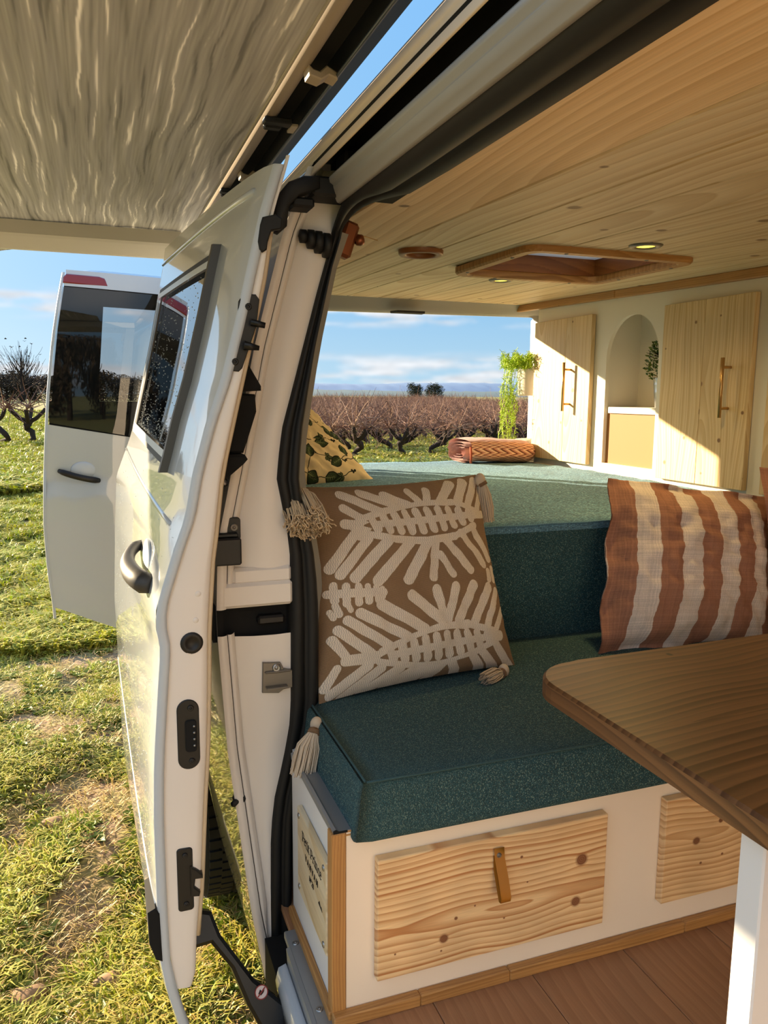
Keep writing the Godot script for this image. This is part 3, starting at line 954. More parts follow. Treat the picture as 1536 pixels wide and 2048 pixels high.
func build_sliding_door() -> void:
	var sf := arr(SKIN_F)
	var inn := arr(INNER_F)
	# window edges on the skin
	var wlo := func(z: float) -> float: return lerpf(0.885, 0.916, clampf((-1.51 - z) / 0.78, 0.0, 1.0))
	var whi := func(z: float) -> float: return lerpf(1.279, 1.302, clampf((-1.51 - z) / 0.78, 0.0, 1.0))
	var bottom := func(_z: float) -> float: return -0.12
	var top := func(z: float) -> float: return lerpf(1.384, 1.43, clampf((-1.3 - z) / 1.1, 0.0, 1.0))
	var b := skin_patch(bottom, wlo, -1.3, -2.4, 40, 60, 0.0)
	var door := obj("sliding_door", b, M.white_paint, van)
	obj("outer_panel", skin_patch(whi, top, -1.3, -2.4, 40, 16, 0.0), M.white_paint, door)
	obj("outer_panel", skin_patch(wlo, whi, -1.3, -1.51, 10, 30, 0.0), M.white_paint, door)
	obj("outer_panel", skin_patch(wlo, whi, -2.30, -2.4, 5, 30, 0.0), M.white_paint, door)
	# front edge: rounded lip, then the flat edge face with its step
	b = B.new().smooth(true)
	var rows := []
	var hem := [0.0, 0.010, 0.018, 0.022]
	for i in 61:
		var y := lerpf(-0.12, 1.384, i / 60.0)
		var x0 := at_y(sf, y)
		var row := PackedVector3Array()
		row.append(Vector3(x0, y, -1.3))
		row.append(Vector3(x0 + 0.002, y, -1.2965))
		row.append(Vector3(x0 + 0.012, y, -1.295))
		row.append(Vector3(x0 + 0.0165, y, -1.297))
		row.append(Vector3(x0 + 0.0175, y, -1.303))
		rows.append(row)
	b.grid(rows)
	obj("hem", b, M.edge_paint, door)
	b = B.new().smooth(true)
	rows = []
	for i in 61:
		var y := lerpf(-0.03, 1.40, i / 60.0)
		var x0 := at_y(sf, y) + 0.0175
		var x1 := maxf(at_y(inn, y), x0 + 0.006)
		rows.append(PackedVector3Array([Vector3(x0, y, -1.303), Vector3(lerpf(x0, x1, 0.1), y, -1.301), Vector3(lerpf(x0, x1, 0.8), y, -1.299), Vector3(lerpf(x0, x1, 0.95), y, -1.301), Vector3(x1, y, -1.307), Vector3(x1 + 0.001, y, -1.36), Vector3(x1 - 0.01, y, -1.42)]))
	b.grid(rows)
	obj("edge_face", b, M.inner_paint, door)
	b = B.new()
	for k in 30:
		var y0 := lerpf(0.0, 1.36, k / 30.0)
		var y1 := lerpf(0.0, 1.36, (k + 1) / 30.0)
		b.quad(Vector3(at_y(inn, y0) - 0.01, y0, -1.42), Vector3(at_y(inn, y0) - 0.02, y0, -2.4), Vector3(at_y(inn, y1) - 0.02, y1, -2.4), Vector3(at_y(inn, y1) - 0.01, y1, -1.42))
	obj("inner_panel", b, M.inner_paint, door)
	b = B.new()
	rows = []
	for i in 31:
		var y := lerpf(-0.12, 1.43, i / 30.0)
		rows.append(PackedVector3Array([Vector3(skin_x(y, -2.4), y, -2.4), Vector3(maxf(at_y(inn, y) - 0.02, skin_x(y, -2.4) + 0.01), y, -2.405)]))
	b.grid(rows)
	obj("rear_edge", b, M.inner_paint, door)
	# weather strip down the inner edge
	b = B.new().smooth(true)
	var path := PackedVector3Array()
	for i in 30:
		var y := lerpf(0.06, 1.30, i / 29.0)
		path.append(Vector3(at_y(inn, y) + 0.003, y, -1.312))
	b.tube(path, [0.0045], 6)
	obj("edge_strip", b, mat("strip_beige", Color(0.80, 0.73, 0.62), 0.6), door)
	# moulding along the top and the crease low down
	b = B.new().smooth(true)
	path = PackedVector3Array()
	for i in 12:
		var t := i / 11.0
		var z := lerpf(-1.345, -2.395, t)
		var y := lerpf(1.350, 1.385, t)
		path.append(Vector3(skin_x(y, z) + 0.001, y, z))
	b.tube(path, [0.0065], 8)
	obj("roof_moulding", b, M.white_paint, door)
	b = B.new().smooth(true)
	path = PackedVector3Array()
	for i in 14:
		var t := i / 13.0
		var z := lerpf(-1.31, -2.395, t)
		var y := lerpf(0.138, 0.235, t)
		path.append(Vector3(skin_x(y, z) + 0.0015, y, z))
	b.tube(path, [0.003], 8)
	obj("lower_crease", b, M.white_paint, door)
	b = B.new().smooth(true)
	path = PackedVector3Array()
	for i in 14:
		var t := i / 13.0
		var z := lerpf(-1.36, -2.395, t)
		var y := lerpf(0.80, 0.86, t)
		path.append(Vector3(skin_x(y, z) + 0.0035, y, z))
	b.tube(path, [0.006], 8)
	obj("waist_crease", b, M.white_paint, door)
	# window: rubber surround, aluminium-edged pane
	var ring := func(o0: float, o1: float, off: float) -> B:
		var g := B.new().smooth(true)
		var zs := [-1.51 - o0, -1.51 - o1, -2.30 + o1, -2.30 + o0]
		var lo0 := func(z: float) -> float: return wlo.call(z) + o0
		var lo1 := func(z: float) -> float: return wlo.call(z) + o1
		var hi0 := func(z: float) -> float: return whi.call(z) - o0
		var hi1 := func(z: float) -> float: return whi.call(z) - o1
		for s: Array in [[lo0, lo1, zs[0], zs[3]], [hi1, hi0, zs[0], zs[3]], [lo1, hi1, zs[0], zs[1]], [lo1, hi1, zs[2], zs[3]]]:
			var rr := []
			for i in 17:
				var z := lerpf(s[2], s[3], i / 16.0)
				var row := PackedVector3Array()
				for j in 13:
					var y: float = lerpf(s[0].call(z), s[1].call(z), j / 12.0)
					row.append(Vector3(skin_x(y, z) + off, y, z))
				rr.append(row)
			g.grid(rr)
		return g
	obj("window_surround", ring.call(0.0, 0.012, -0.006), M.rubber, door)
	obj("window_frame", ring.call(0.012, 0.026, -0.008), M.edge_paint, door)
	var glo := func(z: float) -> float: return wlo.call(z) + 0.024
	var ghi := func(z: float) -> float: return whi.call(z) - 0.024
	obj("window_pane", skin_patch(glo, ghi, -1.534, -2.276, 24, 12, 0.002), M.dark_glass, door)
	# front bar of the window stands proud
	b = B.new()
	rows = []
	for i in 13:
		var y := lerpf(0.875, 1.29, i / 12.0)
		var x := skin_x(y, -1.51)
		rows.append(PackedVector3Array([Vector3(x + 0.002, y, -1.495), Vector3(x - 0.014, y, -1.498), Vector3(x - 0.016, y, -1.503), Vector3(x - 0.014, y, -1.522), Vector3(x + 0.002, y, -1.526)]))
	b.grid(rows)
	obj("window_bar", b, mat("bar_grey", Color(0.30, 0.28, 0.25), 0.4), door)
	# water drops on the pane and on the paint below
	var mm := MultiMesh.new()
	mm.transform_format = MultiMesh.TRANSFORM_3D
	mm.mesh = B.new().smooth(true).ball(Vector3.ZERO, Vector3(0.5, 1, 1), 4).done()
	mm.instance_count = 900
	for i in 900:
		var z := rng.randf_range(-1.56, -2.26) if i < 620 else rng.randf_range(-1.32, -2.3)
		var y: float = lerpf(glo.call(z), ghi.call(z), pow(rng.randf(), 2.4)) if i < 620 else rng.randf_range(0.15, 0.86)
		var r := rng.randf_range(0.0005, 0.0013)
		mm.set_instance_transform(i, Transform3D(Basis().scaled(Vector3(r, r * rng.randf_range(1.0, 1.6), r)), Vector3(skin_x(y, z) + (0.0015 if i < 620 else -0.0002), y, z)))
	var mi := MultiMeshInstance3D.new()
	mi.name = "water_drops"
	mi.multimesh = mm
	mi.material_override = M.droplets
	mi.set_meta("kind", "stuff")
	door.add_child(mi, true)
	# pull handle over its dished recess
	b = B.new().smooth(true)
	path = PackedVector3Array()
	var rad := []
	for i in 15:
		var t := i / 14.0
		var z := lerpf(-1.60, -1.385, t)
		var y := lerpf(0.725, 0.690, t)
		path.append(Vector3(skin_x(y, z) + 0.004 - 0.034 * pow(sin(PI * t), 0.6), y, z))
		rad.append(lerpf(0.011, 0.020, smoothstep(0.2, 0.95, t)) * (0.75 if i == 0 or i == 14 else 1.0))
	b.tube(path, rad, 10)
	obj("pull_handle", b, mat("handle_grey", Color(0.20, 0.19, 0.18), 0.5), door)
	b = B.new().smooth(true)
	var hx := skin_x(0.71, -1.49)
	b.ball(Vector3(hx + 0.006, 0.712, -1.495), Vector3(0.010, 0.040, 0.062), 10)
	obj("handle_recess", b, M.edge_paint, door)
	# fittings on the edge face
	var ez := at_z(-1.2975)
	b = B.new()
	b.prism(arr([0.229, 1.180, 0.250, 1.180, 0.256, 1.172, 0.250, 1.128, 0.226, 1.062, 0.220, 1.056, 0.202, 1.058, 0.198, 1.066, 0.217, 1.128, 0.222, 1.168]), 0.006, ez, 0.0015)
	var gp := obj("guide_plate", b, M.black_plastic, door)
	b = B.new().smooth(true)
	b.tube(PackedVector3Array([Vector3(0.240, 1.135, -1.29), Vector3(0.262, 1.130, -1.285)]), [0.006, 0.005], 8)
	b.tube(PackedVector3Array([Vector3(0.228, 1.098, -1.29), Vector3(0.252, 1.094, -1.287)]), [0.008, 0.004], 8)
	obj("guide_pin", b, M.dark_metal, gp)
	for q: Array in [[0.237, 1.160], [0.214, 1.072]]: screw(gp, Vector3(q[0], q[1], -1.2965), Vector3(0, 0, 1), 0.006, M.black_plastic)
	b = B.new().smooth(true)
	b.lathe(arr([0.0, 0.0006, 0.0095, 0.0006, 0.011, 0.0022, 0.0165, 0.0022, 0.019, -0.001]), 24, Transform3D(Basis(Vector3(1, 0, 0), PI * 0.5), Vector3(0.1325, 0.606, -1.2985)))
	obj("lock_grommet", b, M.black_plastic, door)
	b = B.new()
	b.prism(rrect(Vector2(0.104, 0.383), Vector2(0.141, 0.508), 0.0184, 6), 0.006, ez, 0.0015)
	var cp := obj("contact_plate", b, M.black_plastic, door)
	b = B.new()
	b.prism(rrect(Vector2(0.117, 0.415), Vector2(0.136, 0.472), 0.006), 0.006, at_z(-1.294), 0.001)
	obj("contact_block", b, M.gap_black, cp)
	b = B.new().smooth(true)
	for k in 4: b.ball(Vector3(0.1315, 0.427 + 0.0115 * k, -1.2935), Vector3.ONE * 0.0022, 6)
	obj("contact_pins", b, M.steel, cp)
	for y: float in [0.398, 0.493]: screw(cp, Vector3(0.127, y, -1.297), Vector3(0, 0, 1), 0.0055, M.black_plastic)
	b = B.new()
	b.prism(rrect(Vector2(0.096, 0.120), Vector2(0.123, 0.239), 0.006), 0.008, ez, 0.0015)
	b.prism(arr([0.118, 0.205, 0.128, 0.198, 0.139, 0.186, 0.139, 0.179, 0.126, 0.180, 0.124, 0.166, 0.134, 0.154, 0.132, 0.146, 0.118, 0.148]), 0.016, at_z(-1.292), 0.002)
	var lt := obj("door_latch", b, M.black_plastic, door)
	for y: float in [0.134, 0.226]: screw(lt, Vector3(0.110, y, -1.2965), Vector3(0, 0, 1), 0.005, M.black_plastic)
	b = B.new()
	b.prism(arr([0.262, 1.300, 0.283, 1.306, 0.294, 1.300, 0.292, 1.284, 0.276, 1.280, 0.270, 1.262, 0.268, 1.250, 0.262, 1.246, 0.256, 1.250, 0.254, 1.262, 0.258, 1.288]), 0.012, at_z(-1.292), 0.002)
	obj("hook_hinge", b, M.rubber, door)
	b = B.new()
	b.prism(arr([0.247, 1.070, 0.268, 1.034, 0.268, 1.026, 0.232, 1.024, 0.228, 1.05]), 0.05, at_z(-1.355), 0.004)
	b.prism(arr([0.230, 1.022, 0.260, 1.020, 0.262, 0.99, 0.238, 0.918, 0.205, 0.918]), 0.04, at_z(-1.37), 0.004)
	b.prism(arr([0.238, 0.916, 0.243, 0.908, 0.236, 0.900, 0.195, 0.866, 0.19, 0.916]), 0.05, at_z(-1.355), 0.004)
	obj("arm_cover", b, M.gap_black, door)
	for q: Array in [[0.145, 0.690], [0.140, 0.645], [0.128, 0.592]]:
		b = B.new().smooth(true)
		b.lathe(arr([0.0, 0.001, 0.004, 0.0008, 0.005, 0.0]), 12, Transform3D(Basis(Vector3(1, 0, 0), PI * 0.5), Vector3(q[0], q[1], -1.299)))
		obj("plug", b, M.inner_paint, door)
	b = B.new()
	b.prism(arr([0.044, 0.133, 0.057, 0.139, 0.064, 0.127, 0.066, 0.035, 0.055, 0.041, 0.045, 0.075]), 0.10, at_z(-1.294), 0.002)
	obj("corner_guard", b, M.gap_black, door)
	b = B.new().smooth(true)
	b.tube(PackedVector3Array([Vector3(0.185, 0.885, -1.45), Vector3(0.215, 0.858, -1.43), Vector3(0.222, 0.862, -1.44)]), [0.006], 8)
	obj("link_rod", b, M.steel, door)

func build_rear_door() -> void:
	# swung right round on its hinge: its outside faces forward
	var zb := -3.52
	var k := 3.52 / 3.35
	var pt := func(x: float, y: float) -> Vector2: return Vector2(x * k, 1.02 + (y - 1.02) * k)
	var left := [Vector2(-0.200, 0.165), Vector2(-0.204, 0.190), Vector2(-0.214, 0.336), Vector2(-0.218, 0.499), Vector2(-0.208, 0.698), Vector2(-0.192, 0.894), Vector2(-0.178, 1.03), Vector2(-0.152, 1.222), Vector2(-0.117, 1.411), Vector2(-0.101, 1.476)]
	var lt := PackedVector2Array()
	for p: Vector2 in left:
		var q: Vector2 = pt.call(p.x, p.y)
		lt.append(Vector2(q.y, q.x))
	# skin in bands from the free edge to the hinge, bulging a little
	var bulge := func(t: float, y: float) -> float: return 0.03 * sin(PI * clampf(t, 0.0, 1.0)) * 0.5 - 0.30 * pow(maxf(0.0, y - 1.27), 1.7) + (0.012 if y < 0.62 else 0.0)
	var xr := 0.40
	var band := func(y0: Callable, y1: Callable, x0: float, x1: float, off: float) -> B:
		var b := B.new().smooth(true)
		var rows := []
		for i in 21:
			var row := PackedVector3Array()
			for j in 17:
				var t := j / 16.0
				var yl: float = y0.call(t)
				var yh: float = y1.call(t)
				var y := lerpf(yl, yh, i / 20.0)
				var xl := maxf(at_y(lt, y) + x0, -9.0)
				var x := lerpf(xl, x1, t)
				row.append(Vector3(x, y, zb + bulge.call((x + 0.22) / 0.62, y) + off))
			rows.append(row)
		return b.grid(rows)
	var e := func(a: Vector2, c: Vector2) -> Callable: return func(t: float) -> float: return lerpf(pt.call(a.x, a.y).y, pt.call(c.x, c.y).y, t)
	var y_bot: Callable = e.call(Vector2(0, 0.165), Vector2(0, -0.10))
	var y_gl: Callable = e.call(Vector2(0, 0.898), Vector2(0, 0.80))
	var y_gh: Callable = e.call(Vector2(0, 1.430), Vector2(0, 1.408))
	var y_top: Callable = e.call(Vector2(0, 1.492), Vector2(0, 1.475))
	var door := obj("rear_door", band.call(y_bot, y_gl, 0.0, xr, 0.0), M.white_paint, van)
	obj("upper_skin", band.call(y_gh, y_top, 0.012, xr, 0.0), M.white_paint, door)
	var slim := B.new().smooth(true)
	var rows := []
	for i in 25:
		var y := lerpf(0.07, 1.505, i / 24.0)
		var x := at_y(lt, y)
		var z: float = zb + bulge.call((x + 0.22) / 0.62, y)
		rows.append(PackedVector3Array([Vector3(x + 0.009, y, z + 0.002), Vector3(x - 0.001, y, z), Vector3(x - 0.004, y, z - 0.012), Vector3(x + 0.002, y, z - 0.05)]))
	slim.grid(rows)
	obj("door_edge", slim, M.white_paint, door)
	var b := B.new()
	rows = []
	for i in 17:
		var t := i / 16.0
		var x := lerpf(-0.09, xr, t)
		var y: float = y_top.call(t)
		rows.append(PackedVector3Array([Vector3(x, y - 0.002, zb + bulge.call((x + 0.22) / 0.62, y)), Vector3(x, y + 0.012 * sin(PI * minf(1.0, t * 4.0) * 0.5), zb - 0.04 + bulge.call((x + 0.22) / 0.62, y)), Vector3(x, y - 0.01, zb - 0.09)]))
	b.grid(rows)
	obj("top_edge", b, M.white_paint, door)
	var y_gl2 := func(t: float) -> float: return y_gl.call(t) + 0.006
	var y_gh2 := func(t: float) -> float: return y_gh.call(t) - 0.004
	obj("window_pane", band.call(y_gl2, y_gh2, 0.010, xr - 0.02, 0.004), M.tinted_glass, door)
	# inner frame behind the tinted glass leaves a clear opening
	var fr := B.new()
	var zz := zb - 0.055
	var ox := 0.044
	var prof := PackedVector2Array()
	for m in 12:
		var y := lerpf(0.70, 1.44, m / 11.0)
		prof.append(Vector2(at_y(lt, y) + 0.02, y))
	prof.append(Vector2(ox, 1.44))
	prof.append(Vector2(ox, 1.335))
	prof.append(Vector2(ox - 0.03, 1.02))
	prof.append(Vector2(ox - 0.04, 0.70))
	fr.prism(prof, 0.015, Transform3D(Basis(Vector3(1, 0, 0), -0.055), Vector3(0, 0.05, zz + 0.045)))
	fr.prism(arr([ox - 0.002, 1.335, ox - 0.002, 1.44, xr, 1.43, xr, 1.325]), 0.015, Transform3D(Basis(Vector3(1, 0, 0), -0.055), Vector3(0, 0.05, zz + 0.045)))
	fr.box(Vector3(-0.19, 0.70, zz - 0.02), Vector3(xr, 0.985, zz), 0.0)
	fr.box(Vector3(xr - 0.06, 0.8, zz - 0.04), Vector3(xr, 1.42, zz - 0.02), 0.0)
	obj("inner_frame", fr, M.gap_black, door)
	# red high brake light in a moulded corner
	b = B.new()
	var lo: Array = []
	for p: Vector2 in [Vector2(-0.103, 1.441), Vector2(-0.100, 1.462), Vector2(-0.088, 1.4745), Vector2(0.030, 1.470), Vector2(0.050, 1.464), Vector2(0.066, 1.432)]: lo.append(pt.call(p.x, p.y))
	b.prism(PackedVector2Array(lo), 0.02, at_z(zb - 0.002), 0.004)
	obj("brake_light", b, M.red_lens, door)
	# black pull handle over a dish
	b = B.new().smooth(true)
	var path := PackedVector3Array()
	for i in 11:
		var t := i / 10.0
		var q: Vector2 = pt.call(lerpf(-0.152, -0.004, t), lerpf(0.715, 0.672, t))
		path.append(Vector3(q.x, q.y - 0.004 * sin(PI * t), zb + 0.018 + 0.022 * pow(sin(PI * t), 0.5)))
	b.tube(path, [0.009, 0.012, 0.013, 0.013, 0.013, 0.013, 0.013, 0.013, 0.0135, 0.013, 0.010], 8)
	obj("pull_handle", b, M.black_plastic, door)
	b = B.new().smooth(true)
	b.ball(Vector3(-0.065, 0.700, zb + 0.010), Vector3(0.050, 0.036, 0.012), 10)
	obj("handle_recess", b, M.edge_paint, door)

func build_awning() -> void:
	var aw := thing("awning", "grey awning cloth stretched out above the open side door from a black roof case", "awning", Vector3(0.35, 1.5, -1.0))
	aw.position = Vector3.ZERO
	var nz := noise(71, 1.0, 3)
	var n2 := noise(72, 1.0, 2)
	var im := image(512, 512, func(u: float, v: float) -> Color:
		var s := nz.get_noise_2d(u * 70.0 + 0.9 * nz.get_noise_2d(u * 5.0, v * 4.0), v * 2.6)
		var t := n2.get_noise_2d(u * 190.0, v * 4.0 + 50.0)
		var c := 0.60 + 0.10 * s + 0.07 * t
		c += 0.30 * smoothstep(0.36, 0.62, s) - 0.12 * smoothstep(-0.35, -0.6, s)  # light and dark of the ripples, painted in as streaks
		return Color(c, c * 0.985, c * 0.95))
	var fab := textured("awning_cloth", im, 0.55, Color(1.0, 0.99, 0.96))
	fab.cull_mode = BaseMaterial3D.CULL_DISABLED
	fab.backlight_enabled = true
	fab.backlight = Color(0.36, 0.36, 0.36)
	var b := B.new().smooth(true)
	var rows := []
	var nxs := 250
	for i in 61:
		var t := i / 60.0
		var row := PackedVector3Array()
		for j in nxs + 1:
			var x := lerpf(-1.80, 0.292, float(j) / nxs)
			var zend := -2.53 if x > -0.01 else -2.80 + (x + 0.02) * 1.05
			zend = maxf(zend, -3.45)
			var z := lerpf(-0.95, zend, t)
			var w := 0.0022 * nz.get_noise_2d(x * 42.0 + 1.2 * nz.get_noise_2d(x * 2.0, z * 2.0), z * 1.6)
			row.append(Vector3(x, 1.502 + w + 0.0011 * n2.get_noise_2d(x * 90.0, z * 2.0), z))
		rows.append(row)
	b.grid(rows, 1.9, 0.8)
	obj("awning_cloth", b, fab, aw)
	b = B.new().smooth(true)
	b.tube(PackedVector3Array([Vector3(0.291, 1.503, -0.95), Vector3(0.288, 1.503, -2.53)]), [0.0035], 6)
	obj("cloth_hem", b, fab, aw)
	b = B.new().smooth(true)
	b.tube(PackedVector3Array([Vector3(0.312, 1.525, 0.9), Vector3(0.310, 1.525, -2.6)]), [0.020], 16)
	obj("roller_tube", b, mat("tube_beige", Color(0.62, 0.57, 0.50), 0.5), aw)
	b = B.new()
	b.box(Vector3(0.322, 1.53, -3.1), Vector3(0.372, 1.62, 1.0), 0.004)
	var cs := obj("case", b, M.gap_black, aw)
	b = B.new()
	b.prism(arr([0.368, 1.500, 0.392, 1.507, 0.396, 1.53, 0.396, 1.60, 0.372, 1.62, 0.362, 1.53]), 4.1, at_z(1.0), 0.0)
	obj("case_edge", b, mat("case_blue", Color(0.035, 0.055, 0.085), 0.35), cs)
	b = B.new().smooth(true)
	b.tube(PackedVector3Array([Vector3(0.366, 1.5, 1.0), Vector3(0.366, 1.5, -3.1)]), [0.0035], 6)
	obj("case_line", b, mat("case_line", Color(0.20, 0.24, 0.30), 0.3), cs)
	for z: float in [-1.22, -1.82]:
		b = B.new()
		b.prism(arr([0.318, 1.512, 0.322, 1.494, 0.340, 1.490, 0.352, 1.498, 0.366, 1.494, 0.366, 1.504, 0.349, 1.512, 0.338, 1.502, 0.328, 1.504]), 0.030, at_z(z), 0.002)
		obj("hook_bracket", b, M.tube_beige, aw)
	for z: float in [-1.46, -1.98]:
		b = B.new()
		b.box(Vector3(0.300, 1.496, z - 0.012), Vector3(0.350, 1.506, z + 0.012), 0.002, Transform3D())
		b.box(Vector3(0.305, 1.494, z - 0.03), Vector3(0.335, 1.504, z - 0.012), 0.002)
		obj("cross_bracket", b, M.rubber, aw)
		b = B.new()
		b.box(Vector3(0.350, 1.495, z - 0.035), Vector3(0.362, 1.5, z + 0.005), 0.001)
		obj("tab", b, M.tube_beige, aw)
	b = B.new()
	b.grain = 0
	b.prism(arr([-2.515, 1.499, -2.500, 1.499, -2.498, 1.462, -2.503, 1.455, -2.530, 1.424, -2.545, 1.424, -2.545, 1.490]), 2.06, facing_left(-1.80))
	obj("end_bar", b, mat("bar_white", Color(0.72, 0.70, 0.66), 0.4), aw)

func board_box(called: String, m: Material, parent: Node3D, lo: Vector3, hi: Vector3, bev: float, grain: int, us: float, uo := Vector2(-1, -1)) -> MeshInstance3D:
	var b := B.new()
	b.grain = grain
	b.us = us
	b.vk = 4.0
	b.uo = Vector2(rng.randf(), rng.randf()) if uo.x < 0.0 else uo
	b.box(lo, hi, bev)
	return obj(called, b, m, parent)

func build_cabinet() -> void:
	var cab := thing("wall_cabinet", "cream wall cabinet with pale pine doors and an arched open niche", "cabinet", Vector3(1.87, 0.72, -2.4))
	cab.position = Vector3.ZERO
	# face board: two halves that meet over the arch
	var zc := -2.462
	var xf := facing_left(1.87)
	var b := B.new()
	for s: float in [-1.0, 1.0]:
		var edge := -3.13 if s < 0 else -1.0
		var half := 0.152
		var poly := PackedVector2Array([Vector2(zc, 0.70), Vector2(edge, 0.70), Vector2(edge, 1.44 if s < 0 else 1.40), Vector2(zc, 1.425)])
		for k in 13:
			var a := PI * 0.5 * (1.0 - k / 12.0)
			poly.append(Vector2(zc + s * half * cos(a), 1.165 + 0.157 * sin(a)))
		poly.append(Vector2(zc + s * half, 0.762))
		poly.append(Vector2(zc, 0.762))
		b.prism(poly, 0.016, xf)
	obj("face_board", b, M.cream_panel, cab)
	for q: Array in [[1.886, 0.70, -3.13, 2.07, 1.43, -3.115], [1.886, 0.70, -2.64, 2.07, 1.41, -2.62], [1.886, 0.70, -2.305, 2.07, 1.41, -2.285], [2.03, 0.70, -2.62, 2.06, 1.41, -2.305], [1.886, 1.34, -2.62, 2.03, 1.36, -2.305]]:
		b = B.new()
		b.box(Vector3(q[0], q[1], q[2]), Vector3(q[3], q[4], q[5]))
		obj("partition", b, M.cream_panel, cab)
	b = B.new()
	b.box(Vector3(1.878, 0.957, -2.60), Vector3(2.03, 0.981, -2.305), 0.002)
	obj("shelf", b, M.cream_panel, cab)
	b = B.new()
	b.box(Vector3(1.886, 0.757, -2.62), Vector3(1.90, 0.957, -2.305))
	obj("ochre_panel", b, M.ochre_panel, cab)
	var doors := [[-3.122, -2.690, 0.748, 1.342, [-2.87], -2.825, 0.964, 1.155], [-2.268, -1.866, 0.738, 1.332, [-2.07], -1.945, 0.962, 1.138], [-1.80, -1.40, 0.735, 1.328, [-1.6], -1.45, 0.96, 1.14]]
	for d: Array in doors:
		b = B.new()
		b.box(Vector3(1.866, d[2] + 0.01, d[0] + 0.01), Vector3(1.87, d[3] - 0.01, d[1] - 0.01))
		var door := obj("door", b, M.gap_black, cab)
		var zs := [d[0]]
		zs.append_array(d[4])
		zs.append(d[1])
		for k in zs.size() - 1:
			board_box("board", M.pine_pale, door, Vector3(1.849, d[2], zs[k] + 0.0004), Vector3(1.868, d[3], zs[k + 1] - 0.0004), 0.0012, 1, 0.9, Vector2(rng.randf(), rng.randf_range(0.5, 1.4)))
		# brass bar handle
		b = B.new().smooth(true)
		b.tube(PackedVector3Array([Vector3(1.815, d[6] - 0.004, d[5]), Vector3(1.815, d[7] + 0.004, d[5])]), [0.0062], 12)
		for y: float in [d[6] + 0.025, d[7] - 0.025]: b.tube(PackedVector3Array([Vector3(1.815, y, d[5]), Vector3(1.85, y, d[5])]), [0.0045], 10)
		obj("handle", b, M.brass, door)
	var rise := Transform3D(Basis(Vector3(1, 0, 0), 0.0235), Vector3(0, 1.357, 0))
	for q: Array in [[-3.3, -2.55], [-2.55, -1.0]]:
		b = B.new()
		b.us = 1.2
		b.vk = 4.0
		b.uo = Vector2(rng.randf(), rng.randf())
		b.box(Vector3(1.845, -0.029, q[0] + 0.001), Vector3(1.87, 0.001, q[1]), 0.003, rise)
		obj("oak_trim", b, M.oak, cab)
	# white ledge at the foot
	b = B.new()
	b.box(Vector3(1.862, 0.66, -3.3), Vector3(2.06, 0.722, -1.0), 0.003)
	obj("ledge", b, M.cream_panel, cab)

